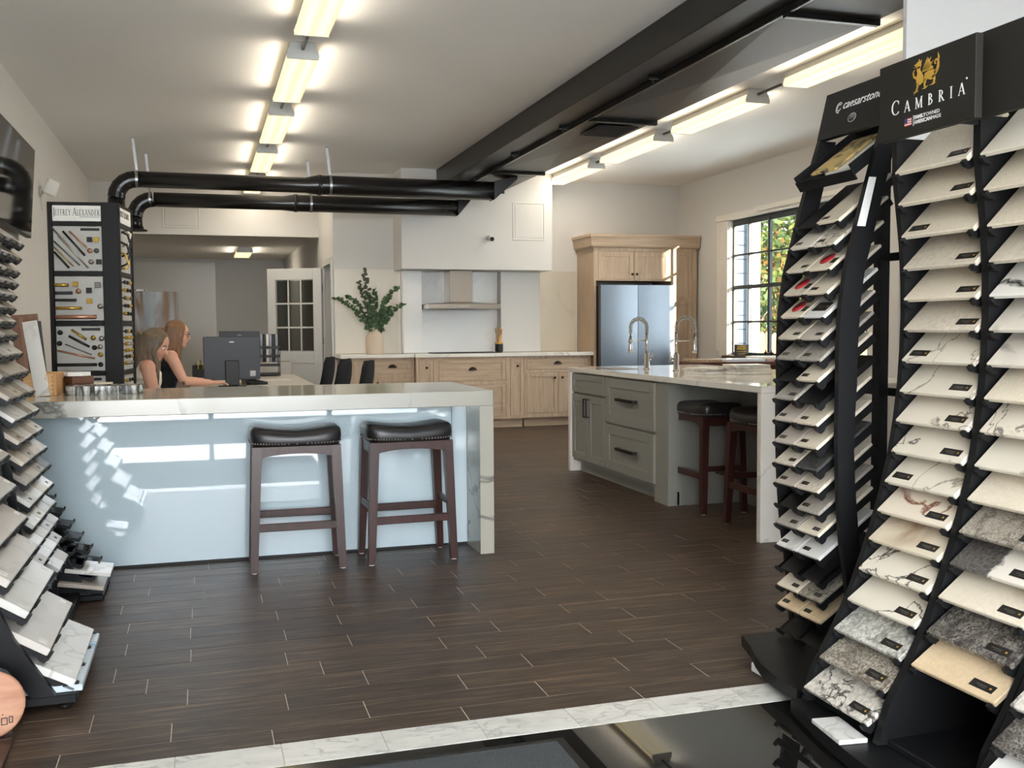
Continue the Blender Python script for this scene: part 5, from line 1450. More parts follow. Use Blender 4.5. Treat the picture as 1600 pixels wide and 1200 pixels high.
# ---------------------------------------------------------------- hardware display tower behind the counter
BOARD = mat('grey_display_board', S(186, 184, 178), .6, noise=.01)
TW = .43
t = thing('hardware_display', 'black spinning tower of cabinet pulls behind the counter with a white name board', 'display tower', (-.668, 7.17, 0), rad(-8))
H = TW / 2; TH = 2.075
MB().lathe([(.0, .001), (.30, .001), (.30, .03), (.06, .05), (0, .05)], 28).build('round_base', BLACKM, t)
MB().tube([(0, 0, .05), (0, 0, TH - .1)], .03, 12).build('spindle', BLACKM, t)
MB().cbox((H - .105, -H, .08), (H, -H + .03, TH), .003).build('corner_post', BLACKM, t)
MB().cbox((H - .03, -H + .0305, .08), (H, -H + .055, TH), .003).build('corner_post', BLACKM, t)
MB().cbox((-H, -H, .08), (-H + .028, -H + .03, TH), .003).build('corner_post', BLACKM, t)
MB().cbox((-H, H - .03, .08), (-H + .03, H, TH), .003).build('corner_post', BLACKM, t); MB().cbox((H - .03, H - .03, .08), (H, H, TH), .003).build('corner_post', BLACKM, t)
# front boards
zr = [2.072, 1.953, 1.925, 1.638, 1.608, 1.322, 1.29, 1.0, .97, .68, .65, .10]
for z0, z1 in ((2.055, 2.075), (1.925, 1.953), (1.608, 1.638), (1.29, 1.322), (.97, 1.0), (.65, .68)):
    MB().cbox((-H + .0285, -H + .004, z0), (H - .1055, -H + .024, z1), .002).build('rail', BLACKM, t)
    MB().cbox((H - .024, -H + .0555, z0), (H - .004, H - .0305, z1), .002).build('rail', BLACKM, t)
sb = MB().cbox((-H + .03, -H + .006, 1.955), (H - .107, -H + .014, 2.053), .001).build('name_board', WHITEP, t)
mb = MB(); SMX = Matrix.Translation((-H + .036, -H + .0058, 1.990)) @ Matrix.Rotation(PI / 2, 4, 'X')
wtx = serif_text(mb, 'Jeffrey Alexander', .048, 0, .09, .80)
mb.lathe([(.0022, 0), (.0022, .0006), (0, .0006)], 8, (wtx, .03, 0))
sc_ = .282 / wtx
mb.v = [tuple(SMX @ Vector((p[0] * sc_, p[1], p[2]))) for p in mb.v]; tag(mb.build('lettering', BLACKP, sb), kind='stuff')
lettering('small_lettering', text_mesh('by Hardware Resources', .012, 0, .0003), BLACKP, sb, Matrix.Translation((-H + .195, -H + .0058, 1.978)) @ Matrix.Rotation(PI / 2, 4, 'X'))
sb2 = MB().cbox((H - .014, -H + .057, 1.955), (H - .006, H - .032, 2.053), .001).build('name_board', WHITEP, t)
mb = MB(); MR = Matrix.Translation((H - .0058, -H + .07, 1.995)) @ Matrix.Rotation(PI / 2, 4, 'Z') @ Matrix.Rotation(PI / 2, 4, 'X')
serif_text(mb, 'Jeffrey Alexander', .046, 0, .09, .80)
mb.v = [tuple(MR @ Vector((p[0] * sc_, p[1], p[2]))) for p in mb.v]; tag(mb.build('lettering', BLACKP, sb2), kind='stuff')
x0, x1 = -H + .03, H - .107; BW = x1 - x0
yb = -H + .014
def pull(b, u0, v0, u1, v1, m, r=.006, z0=0, hgt=.3):
    """bar pull between two points given as fractions of the board"""
    P = lambda u, v, o: (x0 + BW * u, yb - o, z0 + hgt * v)
    mb = MB(); a, c = P(u0, v0, .024), P(u1, v1, .024)
    mb.tube([a, c], r, 8)
    for f in (.12, .88):
        q = [a[k] + (c[k] - a[k]) * f for k in range(3)]; mb.tube([(q[0], yb - .0005, q[2]), tuple(q)], r * .7, 6)
    return mb.build('cabinet_pull', m, b)
def kno(b, u, v, m, r=.013, z0=0, hgt=.3, sq=False):
    c = (x0 + BW * u, yb, z0 + hgt * v)
    mb = MB()
    if sq: mb.cbox((c[0] - r, yb - .026, c[2] - r), (c[0] + r, yb - .012, c[2] + r), .002); mb.tube([(c[0], yb - .0005, c[2]), (c[0], yb - .013, c[2])], .005, 8)
    else: mb.lathe([(.005, .0005), (.005, .012), (r, .016), (r, .024), (0, .027)], 12, mtx=Matrix.Translation(c) @ Matrix.Rotation(PI / 2, 4, 'X'))
    return mb.build('cabinet_knob', m, b)
def strip_name(b, u, z0, hgt, w=.115):
    xx_ = x0 + BW * u
    o = MB().cbox((xx_ - w / 2, yb - .002, z0 + hgt * .90), (xx_ + w / 2, yb - .0005, z0 + hgt * .96), .0003).build('name_strip', BLACKP, b)
    lettering('small_lettering', text_mesh('JEFFREY ALEXANDER', .0125, 0, .0002, 0, 'CENTER'), WHITEP, o, Matrix.Translation((xx_, yb - .0023, z0 + hgt * .915)) @ Matrix.Rotation(PI / 2, 4, 'X')) if False else None
levels = [(1.640, 1.923), (1.324, 1.606), (1.002, 1.288), (.682, .968)]
for li, (z0, z1) in enumerate(levels):
    hg = z1 - z0
    b = MB().cbox((x0, -H + .014, z0), (x1, -H + .022, z1), .001).build('display_board', BOARD, t)
    Q = dict(z0=z0, hgt=hg)
    if li == 0:
        strip_name(b, .76, z0, hg)
        for (u0, v0, u1, v1, m, r) in ((.0, .96, .72, .06, STEEL, .005), (.03, .66, .55, .12, GREYH, .005), (.02, .54, .42, .1, GOLDH, .004), (.03, .42, .33, .06, BLACKH, .007), (.22, .88, .66, .34, BLACKH, .007), (.36, .88, .70, .52, ROSEH, .006), (.12, .78, .62, .18, STEEL, .004)): pull(b, u0, v0, u1, v1, m, r, **Q)
        for u, v, m, s in ((.76, .70, BLACKH, 1), (.90, .70, GOLDH, 1), (.76, .45, ROSEH, 0), (.90, .45, GREYH, 0), (.78, .2, STEEL, 0), (.94, .2, BLACKH, 1)): kno(b, u, v, m, .016, sq=bool(s), **Q)
    elif li == 1:
        for v, u1, m, r in ((.80, .30, GOLDH, .011), (.62, .38, PLASTD, .010), (.46, .46, BLACKH, .009), (.28, .56, GOLDH, .010), (.08, .86, ROSEH, .013)): pull(b, .02, v, u1, v, m, r, **Q)
        for u, v, m, s in ((.50, .66, ROSEH, 0), (.72, .68, BLACKH, 1), (.90, .80, GREYH, 1), (.72, .44, GOLDH, 1), (.94, .32, STEEL, 0), (.44, .82, GOLDH, 1)): kno(b, u, v, m, .017, sq=bool(s), **Q)
    elif li == 2:
        strip_name(b, .72, z0, hg)
        for u0, v0, u1, v1, m, r in ((.28, .78, .70, .54, BLACKH, .008), (.34, .92, .64, .70, GOLDH, .008), (.04, .46, .80, .28, ROSEH, .007), (.02, .14, .84, .14, BLACKH, .010), (.2, .6, .74, .36, GREYH, .004)): pull(b, u0, v0, u1, v1, m, r, **Q)
        for u, v, m in ((.10, .86, BLACKH), (.08, .62, BLACKH), (.78, .74, GOLDH), (.80, .52, BLACKH), (.92, .54, STEEL), (.92, .14, BLACKH), (.92, .36, GOLDH), (.95, .72, STEEL)): kno(b, u, v, m, .016, **Q)
    else:
        strip_name(b, .72, z0, hg)
        for u0, v0, u1, v1, m, r in ((.04, .66, .18, .88, BLACKH, .009), (.22, .6, .34, .8, BLACKH, .009), (.40, .56, .50, .72, GREYH, .008), (.64, .40, .80, .58, BLACKH, .009)): pull(b, u0, v0, u1, v1, m, r, **Q)
    # right side boards with protruding pulls
    b = MB().cbox((H - .022, -H + .057, z0), (H - .014, H - .032, z1), .001).build('display_board', BOARD, t)
    n = (4, 5, 6, 4)[li]
    for k in range(n):
        z = z0 + hg * (.16 + .72 * k / max(1, n - 1))
        m = ((GOLDH, BLACKH, BLACKH, STEEL), (BLACKH, BLACKH, GREYH, BLACKH, BLACKH), (STEEL, BLACKH, GOLDH, STEEL, GOLDH, BLACKH), (GOLDH, BLACKH, STEEL, BLACKH))[li][k]
        mb = MB()
        if li in (0,):
            pts = [(H - .0135, -H + .08 + .03 * k, z - .08), (H + .025, -H + .08 + .03 * k, z - .06), (H + .04, -H + .09 + .03 * k, z), (H + .025, -H + .08 + .03 * k, z + .06), (H - .0135, -H + .08 + .03 * k, z + .08)]
            pts = [(a, b_, min(max(c, z0 + .02), z1 - .02)) for a, b_, c in pts]
            mb.tube(pts, .007, 8); mb.build('cabinet_pull', m, b)
        else:
            for j, yy in enumerate((-H + .09, -H + .17, -H + .26)):
                kk = MB(); kk.lathe([(.005, 0), (.005, .014), (.013, .02), (.013, .03), (0, .034)], 10, mtx=Matrix.Translation((H - .0138, yy, z)) @ Matrix.Rotation(PI / 2, 4, 'Y')); kk.build('cabinet_knob', m if (j + k) % 3 else GOLDH, b)
MB().box((-H + .03, H - .022, .1), (H - .03, H - .014, TH)).build('back_board', BOARD, t); MB().box((-H + .014, -H + .032, .1), (-H + .022, H - .032, TH)).build('back_board', BOARD, t)
MB().cbox((x0, -H + .014, .11), (x1, -H + .022, .648), .001).build('display_board', BOARD, t); MB().cbox((H - .022, -H + .057, .11), (H - .014, H - .032, .648), .001).build('display_board', BOARD, t)

# ---------------------------------------------------------------- left wall
t = thing('television', 'large black flat television tilted down on the left wall', 'television', (-1.25, 7.80, 2.33), 0)
TMx = Matrix.Rotation(rad(4), 4, 'Y')
MB().cbox((-.02, -.92, -.345), (.02, .92, .345), .004, TMx).build('body', BLACKD, t)
SCR = mat('dark_glossy_screen', S(24, 25, 28), .05, noise=.01)
MB().box((.0201, -.905, -.33), (.0216, .905, .333), TMx).build('screen', SCR, t)
MB().cbox((-.088, -.15, -.10), (-.022, .15, .10), .003).build('wall_bracket', BLACKM, t)
t = thing('floodlight', 'small white floodlight on a bracket on the left wall', 'light', (-1.339, 9.90, 2.50))
MB().lathe([(.05, 0), (.05, .012), (.02, .02)], 16, mtx=Matrix.Rotation(PI / 2, 4, 'Y')).build('mount', WHITE, t)
MB().tube([(.02, 0, 0), (.06, -.03, .01)], .012, 8).build('arm', WHITE, t)
MB().cbox((-.055, -.018, -.075), (.055, .022, .075), .012, Matrix.Translation((.10, -.05, .03)) @ Matrix.Rotation(.5, 4, 'Z') @ Matrix.Rotation(.35, 4, 'Y')).build('head', WHITE, t)
MB().tube([(0.004, .01, -.02), (.006, .04, -.12), (.006, .06, -.16)], .004, 6).build('cable', WHITE, t)

# ---------------------------------------------------------------- office desk area
DESKM = mat('pale_desk_top', S(196, 190, 180), .35)
t = thing('office_desk', 'long pale desk behind the counter where two women work', 'desk', (.45, 9.55, 0))
MB().cbox((-.55, -2.0, .722), (.55, 2.05, .75), .003).build('desktop', DESKM, t)
for sy in (-1, 1): MB().cbox((-.5, sy * 1.95 - .02, 0), (.5, sy * 1.95 + .02, .7215), .002).build('end_panel', WHITE, t)
MB().cbox((.28, -1.92, .15), (.30, 1.92, .7215), .002).build('modesty_panel', WHITE, t)
ZD = .7505
def monitor(x, y, w, h, z0, rz, label):
    t = thing('monitor', label, 'monitor', (x, y, ZD), rz)
    MB().cbox((-w / 2, -.018, z0), (w / 2, .012, z0 + h), .006).build('back_shell', PLASTD, t)
    MB().box((-w / 2 + .008, .0121, z0 + .012), (w / 2 - .008, .0135, z0 + h - .008)).build('screen', SCR, t)
    MB().cbox((-w * .28, -.05, z0 + h * .10), (w * .28, -.0185, z0 + h * .62), .015).build('rear_housing', PLASTD, t) if False else None
    MB().cbox((-.06, -.05, .012), (.06, -.0185, z0 + h * .45), .006).build('stand', BLACKD, t)
    MB().cbox((-.12, -.11, 0), (.12, .07, .012), .004).build('stand_base', BLACKD, t)
    MB().cbox((-.022, -.0192, z0 + h * .86), (.022, -.0184, z0 + h * .89), .0002).build('maker_mark', GREYH, t)
    MB().cbox((w * .32, -.0195, z0 + .03), (w * .42, -.0184, z0 + .08), .0002).build('sticker', GREYH, t)
monitor(.262, 9.30, .485, .385, .062, 0, 'dark monitor seen from behind on the desk before the women')
monitor(.40, 11.2, .42, .34, .15, 0, 'second monitor seen from behind, peeking above the first one')
o = thing('desk_phone', 'black desk phone with cords beside the monitor stand', 'telephone', (.47, 9.62, ZD), .2)
MB().prism([(-.1, 0), (.1, 0), (.1, .07), (-.1, .025)], -.09, .09, 0, Matrix.Rotation(PI / 2, 4, 'Z')).build('body', BLACKD, o)
MB().tube([(-.07, -.08, .075), (-.07, 0, .085), (-.07, .08, .075)], [.022, .014, .022], 10).build('handset', BLACKD, o)
MB().tube([(-.07, -.1, .07), (-.12, -.16, .03), (-.05, -.22, .01), (.06, -.17, .02)], .006, 6).build('cord', BLACKD, o)
for i, (x, y, sx, sy, r, h, m, q) in enumerate(((-.02, 9.95, .22, .30, .1, .012, PAPER, 'paper stack on the desk by the left edge'), (.10, 10.5, .30, .22, -.1, .006, PAPER, 'loose paper sheets behind the first monitor'), (.70, 10.3, .30, .22, .15, .004, PAPER, 'white sheets at the right side of the desk'), (.40, 9.78, .16, .12, .5, .012, BEIGE, 'yellowish note pad near the desk phone'))):
    tag(MB().cbox((-sx / 2, -sy / 2, 0), (sx / 2, sy / 2, h), .001).build('paper_stack', m, None, (x, y, ZD), (0, 0, r)), q, 'papers')
t = thing('glass_tumbler', 'clear glass tumbler on the desk left of the monitor', 'glass', (.10, 9.95, ZD + .0))
MB().lathe([(0, 0), (.034, 0), (.038, .01), (.04, .085), (.037, .085), (.033, .014), (0, .012)], 18).build('body', GLASS, t)
t = thing('desk_organiser', 'black mesh organiser holding yellow pens on the desk', 'organiser', (.02, 11.0, ZD))
MB().cbox((-.11, -.05, 0), (.11, .05, .004), .001).build('base', BLACKD, t)
for lo, hi in (((-.11, -.05, .0045), (.11, -.046, .10)), ((-.11, .046, .0045), (.11, .05, .14)), ((-.11, -.0455, .0045), (-.106, .0455, .12)), ((.106, -.0455, .0045), (.11, .0455, .12)), ((.02, -.0455, .0045), (.024, .0455, .12))): MB().cbox(lo, hi, .001).build('wall', BLACKD, t)
YEL = mat('yellow_pencil', S(222, 190, 40), .5)
for i in range(6):
    tag(MB().tube([(.02 - .07 + i * .022, 11.0 + .012 * (i % 3 - 1), ZD + .006), (.02 - .08 + i * .028, 11.0 + .02 * (i % 3 - 1), ZD + .17 + .012 * (i % 3))], .0045, 6).build('pencil', YEL if i % 2 else BLACKD), f'{ORD[i] if i else "leftmost"} pen counted from the left in the black organiser' if i else 'leftmost pen in the black desk organiser', 'pen', 'pens in the organiser')
t = thing('letter_tray', 'three-tier black mesh letter tray standing on the desk', 'letter tray', (.70, 11.35, ZD))
for i in range(4):
    z = .012 + i * .095
    MB().cbox((-.12, -.15, z), (.12, .15, z + .006), .001).build('tier', BLACKD, t)
    e_ = MB(); e_.cbox((-.12, -.152, z + .0065), (.12, -.148, z + .03), .001); e_.cbox((-.12, -.147, z + .0065), (-.116, .15, z + .03), .001); e_.cbox((.116, -.147, z + .0065), (.12, .15, z + .03), .001); e_.build('tier_rim', BLACKD, t)
for sx in (-1, 1):
    for sy in (-1, 1): MB().tube([(sx * .123, sy * .12, 0), (sx * .123, sy * .12, .32)], .004, 6).build('post', BLACKD, t)
t = thing('credenza', 'grey low credenza against the office door side', 'cabinet', (.60, 12.75, 0))
MB().cbox((-.45, -.25, .06), (.45, .25, .86), .004).build('body', GREYQ, t); MB().box((-.42, -.22, 0), (.42, .22, .0595)).build('plinth', BLACKD, t)
for s in (-1, 1): MB().cbox((s * .225 - .215, -.262, .08), (s * .225 + .215, -.2505, .84), .003).build('door', GREYQ, t)
t = thing('printer', 'grey office printer on the low credenza', 'printer', (.46, 12.75, .8605))
MB().cbox((-.2, -.2, 0), (.2, .2, .30), .012).build('body', mat('grey_printer_plastic', S(120, 120, 120), .5), t); MB().cbox((-.19, -.212, .17), (.19, -.2005, .22), .003).build('paper_slot', BLACKD, t); MB().cbox((-.18, -.15, .3005), (.18, .18, .36), .01).build('lid', BLACKD, t)
for i in range(6):
    tag(MB().cbox((.69 + i * .036, 12.62, .8605), (.69 + i * .036 + .032, 12.88, 1.20), .002).build('binder', (DARKQ, BLACKD, GREIGE, DARKQ, BLACKD, DARKQ)[i]), f'{("first", "second", "third", "fourth", "fifth", "sixth")[i]} upright binder right of the grey printer', 'binder', 'binders on the credenza')
# leaned slab on its frame
t = thing('leaned_slab', 'tall blue-grey stone slab with brown veins leaning on a frame', 'slab', (-.52, 13.45, 0))
MB().cbox((-.26, 0, .06), (.26, .025, 1.75), .003, Matrix.Rotation(rad(-4), 4, 'X')).build('slab_panel', BLUEV, t)
a = MB(); a.cbox((-.28, -.03, .001), (.28, .10, .058), .003); a.build('foot_rail', WHITE, t)
for sx in (-1, 1): MB().bar((sx * .22, .34, .0), (sx * .22, .155, 1.70), .04).build('rear_post', WHITE, t)
MB().bar((-.30, .36, .02), (.30, .36, .02), .04).build('rear_rail', WHITE, t)
c = MB(); c.cbox((-.27, .085, 1.748), (-.12, .135, 1.775), .003); c.build('top_clamp', WHITE, t)
for x in (-.25, -.14): MB().lathe([(.009, 0), (.009, .004), (0, .005)], 8, mtx=Matrix.Translation((x, .0845, 1.762)) @ Matrix.Rotation(PI / 2, 4, 'X')).build('clamp_bolt', BLACKD, t)
# guest chairs
def guest_chair(loc, rz, label):
    t = thing('office_chair', label, 'chair', loc, rz, 'black chairs by the desk')
    bm = MB(); n = 8; vs = []; fs = []
    for y_ in (0, 1):
        for j in range(n + 1):
            f = j / n; z = .50 + .46 * f; xx = -.20 - .10 * f - .02 * sin(PI * f)
            hw = .22 - .04 * abs(f - .4) ** 2 * 4 - (.05 if j == n else 0)
            for k in range(7):
                u = -1 + 2 * k / 6
                vs.append((xx - .035 * (1 - u * u) * 1 - (.035 if y_ else 0), hw * u, z))
    m = (n + 1) * 7
    for j in range(n):
        for k in range(6):
            a = j * 7 + k; fs.append((a, a + 1, a + 8, a + 7)); fs.append((m + a, m + a + 7, m + a + 8, m + a + 1))
    for k in range(6): fs.append((n * 7 + k, n * 7 + k + 1, m + n * 7 + k + 1, m + n * 7 + k)); fs.append((k, m + k, m + k + 1, k + 1))
    for j in range(n): fs.append((j * 7, j * 7 + 7, m + j * 7 + 7, m + j * 7)); fs.append((j * 7 + 6, m + j * 7 + 6, m + j * 7 + 13, j * 7 + 13))
    bm.add(vs, fs, True); bm.build('backrest', FABRICB, t)
    MB().cbox((-.21, -.23, .42), (.22, .23, .47), .02).build('seat', FABRICB, t)
    for sy in (-1, 1):
        MB().tube([(-.25, sy * .20, .55), (-.22, sy * .22, .40)], .011, 8).build('back_support', BLACKM, t)
        for x in (-.19, .19): MB().tube([(x, sy * .21, .419), (x * 1.12, sy * .235, .001)], .012, 8).build('leg', BLACKM, t)
for loc, rz, q in (((1.02, 11.0, 0), rad(160), 'farthest black fabric chair at the right side of the desk'), ((1.10, 10.3, 0), rad(155), 'middle black fabric chair at the right side of the desk'), ((1.22, 9.62, 0), rad(158), 'nearest black fabric chair at the right side of the desk')):
    guest_chair(loc, rz, q)

# ---------------------------------------------------------------- the two women at the desk
SKIN1 = mat('tanned_skin', S(196, 146, 122), .5, noise=.04, nscale=20); SKIN2 = mat('light_skin', S(214, 164, 140), .5, noise=.04, nscale=20)
HAIR1 = wood('ash_brown_hair', S(62, 52, 42), S(122, 106, 86), 2, 12, .5, stretch=26); HAIR2 = wood('auburn_hair', S(92, 64, 44), S(142, 108, 78), 2, 12, .5, stretch=26)
TOPW = mat('cream_knit_top', S(222, 216, 202), .85, noise=.05, nscale=80); TOPB = mat('black_top', S(24, 28, 32), .8, noise=.1); PANTS = mat('dark_trousers', S(34, 40, 58), .85)
EYEM = mat('eye_white', S(220, 216, 210), .3); IRIS = mat('dark_iris', S(50, 36, 26), .2); LIPS = mat('lips', S(168, 96, 90), .45); BROW = mat('eyebrow', S(90, 66, 48), .7)
def soft(o, voxel, smooth=4):
    r = o.modifiers.new('remesh', 'REMESH'); r.mode = 'VOXEL'; r.voxel_size = voxel; r.use_smooth_shade = True
    s = o.modifiers.new('smooth', 'SMOOTH'); s.iterations = smooth; s.factor = .5
    return o
def person(label, loc, skin, hair, top, hp, lean, sh_z, head, tilt, turn, arms, long_hair, glasses=False):
    """seated figure facing +x. hp: hip height, lean: how far the shoulders come forward, arms: (shoulder, elbow, wrist) per side"""
    t = thing('person', label, 'person', loc)
    hip = Vector((0, 0, hp)); nk = Vector((lean, 0, sh_z))
    HM_ = Matrix.Translation(head) @ Matrix.Rotation(turn, 4, 'Z') @ Matrix.Rotation(tilt, 4, 'Y')
    b = MB()
    # torso: hips, waist, ribs, shoulders
    def seg(f): return hip.lerp(nk, f)
    rings = [(0, .15, .125), (.2, .145, .11), (.42, .12, .092), (.65, .135, .102), (.85, .145, .098), (.97, .10, .07), (1.03, .055, .05)]
    def torso(mb, grow=0.0, f0=-.1, f1=1.1):
        vs = []; fs = []; N = 20; R = [r for r in rings if f0 <= r[0] <= f1]
        for f, wy, wx in R:
            c = seg(f)
            for j in range(N):
                A = 2 * PI * j / N
                bust = .035 * math.exp(-((f - .70) / .13) ** 2) * max(0, cos(A)) * (abs(sin(A)) * .8 + .45)
                vs.append((c.x + (wx + grow + bust) * cos(A), c.y + (wy + grow) * sin(A), c.z))
        for i in range(len(R) - 1):
            for j in range(N):
                a = i * N + j; d = i * N + (j + 1) % N
                fs.append((a, d, d + N, a + N))
        fs.append(list(range(N))[::-1]); fs.append([(len(R) - 1) * N + j for j in range(N)])
        mb.add(vs, fs, True)
    torso(b)
    hc = Vector(head)
    b.tube([seg(.95), nk + Vector((.012, 0, .035)), HM_ @ Vector((-.018, 0, -.075))], [.062, .05, .047], 14)
    # head: cranium, face, jaw, nose, chin, ears
    b.ball((0, 0, .018), (.094, .076, .098), 18, 12, HM_)
    b.ball((.022, 0, -.04), (.070, .060, .078), 16, 10, HM_)
    b.ball((.062, 0, -.088), (.026, .028, .024), 10, 7, HM_)
    b.tube([HM_ @ Vector((.082, 0, .012)), HM_ @ Vector((.108, 0, -.028)), HM_ @ Vector((.090, 0, -.038))], [.009, .015, .011], 8)
    for s in (-1, 1):
        b.ball((.052, s * .038, -.030), (.030, .024, .026), 10, 7, HM_)
        b.ball((-.002, s * .077, -.018), (.018, .010, .030), 8, 6, HM_)
    hands = []
    for s, (sh, el, wr, ft) in zip((-1, 1), arms):
        sh, el, wr, ft = [Vector(q) for q in (sh, el, wr, ft)]
        b.ball(tuple(sh), (.058, .056, .056), 12, 8)
        b.tube([seg(.90), sh], [.07, .056], 12)
        b.tube([sh, sh.lerp(el, .4), el], [.053, .049, .039], 12)
        b.tube([el, el.lerp(wr, .3), wr], [.041, .040, .026], 12)
        d = (ft - wr).normalized(); side = Vector((-d.y, d.x, 0)).normalized() * s; up_ = d.cross(side) * s
        pm = wr + d * .085
        b.tube([wr, wr + d * .04, pm], [.024, .033, .030], 10, flat=.55)
        for k, (o_, ln) in enumerate(((-.027, .066), (-.009, .078), (.009, .074), (.026, .058))):
            p0 = wr + d * .07 + side * o_; p1 = pm + side * o_ * 1.1 + d * ln * .45; p2 = p1 + d * ln * .35 - Vector((0, 0, .012)); p3 = p2 + d * ln * .2 - Vector((0, 0, .014))
            b.tube([p0, p1, p2, p3], [.010, .009, .0085, .007], 8)
        b.tube([wr + d * .025 - side * .02, wr + d * .055 - side * .05, wr + d * .085 - side * .056], [.013, .011, .008], 8)
    for s in (-1, 1):
        kn = Vector((.43, s * .11, hp - .01)); an = Vector((.40, s * .11, .09))
        b.tube([hip + Vector((.02, s * .085, -.02)), kn], [.082, .058], 14); b.tube([kn, kn.lerp(an, .35), an], [.058, .055, .038], 12)
        b.tube([an + Vector((-.03, 0, -.035)), an + Vector((.10, 0, -.05)), an + Vector((.17, 0, -.062))], [.042, .036, .022], 10)
    soft(b.build('body', skin, t), .0075, 3)
    # clothes
    c = MB(); torso(c, .010, -.1, .90)
    for s in (-1, 1):
        sh = Vector(arms[0 if s < 0 else 1][0]); c.tube([seg(.72) + Vector((0, s * .085, 0)), seg(.9) + Vector((0, s * .085, .0)), seg(.99) + Vector((-.005, s * .078, .012))], [.085, .064, .038], 12)
    soft(c.build('sleeveless_top', top, t), .011, 5)
    p = MB(); p.ball(tuple(hip + Vector((0, 0, -.02))), (.145, .175, .11), 16, 10)
    for s in (-1, 1):
        kn = Vector((.43, s * .11, hp - .01)); an = Vector((.40, s * .11, .13))
        p.tube([hip + Vector((.02, s * .085, -.02)), kn], [.095, .070], 14); p.ball(tuple(kn), .071, 12, 8); p.tube([kn, an], [.070, .052], 12)
    soft(p.build('trousers', PANTS, t), .012, 4)
    # hair: cap and long locks
    h = MB()
    h.ball((-.016, 0, .030), (.100, .087, .098), 18, 12, HM_)
    h.tube([HM_ @ Vector((-.07, 0, .03)), HM_ @ Vector((-.085, 0, -.08)), seg(.92) + Vector((-.105, 0, 0)), seg(.72) + Vector((-.115, 0, 0))], [.075, .074, .066, .03], 14, flat=1.25)
    for s in (-1, 1):
        for k in range(5):
            a = HM_ @ Vector((.045 - .028 * k, s * (.062 + .012 * min(k, 2)), .055)); m1 = HM_ @ Vector((.040 - .03 * k, s * .086, -.04))
            e0 = seg(.98) + Vector((.075 - .045 * k, s * (.095 - .008 * k), .0)); e1 = seg(long_hair) + Vector((.105 - .05 * k, s * (.098 - .006 * k), 0))
            h.tube([HM_ @ Vector((.02 - .02 * k, s * .02, .105)), a, m1, e0, e1], [.016, .024, .024, .022, .008], 8)
    soft(h.build('hair', hair, t), .0085, 3)
    # face details
    for s in (-1, 1):
        MB().ball((.079, s * .031, .008), (.011, .014, .009), 10, 7, HM_).build('eye', EYEM, t)
        MB().ball((.0885, s * .032, .007), (.003, .006, .006), 8, 6, HM_).build('iris', IRIS, t)
        MB().tube([HM_ @ Vector((.088, s * .014, .028)), HM_ @ Vector((.088, s * .032, .034)), HM_ @ Vector((.076, s * .050, .027))], [.003, .004, .002], 6).build('eyebrow', BROW, t)
    MB().tube([HM_ @ Vector((.074, -.022, -.064)), HM_ @ Vector((.090, 0, -.062)), HM_ @ Vector((.074, .022, -.064))], [.003, .0075, .003], 8, flat=.8).build('mouth', LIPS, t)
    if glasses:
        g = MB()
        for s in (-1, 1):
            ring_ = [HM_ @ Vector((.104 - .012 * abs(cos(2 * PI * q / 16)), s * .033 + .025 * cos(2 * PI * q / 16), .006 + .019 * sin(2 * PI * q / 16))) for q in range(17)]
            g.tube(ring_, .0028, 6); g.tube([HM_ @ Vector((.092, s * .058, .012)), HM_ @ Vector((.0, s * .082, .010))], .0025, 6)
        g.tube([HM_ @ Vector((.104, -.009, .01)), HM_ @ Vector((.104, .009, .01))], .0025, 6)
        g.build('glasses', mat('brown_glasses', S(70, 40, 30), .3), t)
    return t
W1 = (-.46, 8.0, 0)
person('woman in cream sleeveless top with long ash-brown hair looking down at the desk', W1, SKIN1, HAIR1, TOPW, .56, .075, 1.025, (.135, -.01, 1.150), rad(26), rad(-22),
       [((.085, -.165, .985), (.13, -.20, .74), (.33, -.15, .785), (.5, -.08, .785)), ((.085, .165, .985), (.13, .20, .74), (.33, .14, .785), (.5, .08, .785))], .62)
W2 = (-.36, 9.32, 0)
person('woman in black sleeveless top with long auburn hair and glasses reaching across the desk', W2, SKIN2, HAIR2, TOPB, .56, .10, 1.065, (.165, .0, 1.222), rad(8), rad(-4),
       [((.115, -.165, 1.03), (.215, -.20, .815), (.44, -.17, .80), (.6, -.10, .79)), ((.115, .165, 1.03), (.20, .20, .80), (.42, .16, .795), (.6, .10, .785))], .66, True)
def task_chair(loc, label):
    t = thing('office_chair', label, 'chair', loc, 0, 'task chairs of the two women')
    MB().cbox((-.22, -.23, .385), (.24, .23, .428), .02).build('seat', FABRICB, t)
    MB().tube([(0, 0, .09), (0, 0, .384)], .025, 12).build('gas_post', BLACKM, t)
    for k in range(5):
        A = 2 * PI * k / 5; MB().bar((0, 0, .085), (.28 * cos(A), .28 * sin(A), .065), .035, .025).build('base_arm', BLACKM, t)
        MB().ball((.28 * cos(A), .28 * sin(A), .0265), .026, 10, 7).build('caster', BLACKD, t)
    MB().cbox((-.30, -.19, .50), (-.25, .19, .80), .02).build('backrest', FABRICB, t); MB().bar((-.20, 0, .40), (-.28, 0, .60), .05, .015).build('back_support', BLACKM, t)
task_chair((W1[0], W1[1], 0), 'black task chair under the woman in the cream top')
task_chair((W2[0], W2[1], 0), 'black task chair under the woman in the black top')
# mat on the granite landing
t = thing('floor_mat', 'charcoal ribbed entrance mat on the black granite landing', 'mat', (.1, 2.2, .0013))
MB().cbox((-1.2, -1.0, 0), (.935, .645, .006), .002).build('mat_base', BLACKD, t)
MB().cbox((-1.17, -.97, .0061), (.905, .615, .010), .002).build('pile', CARPET, t)
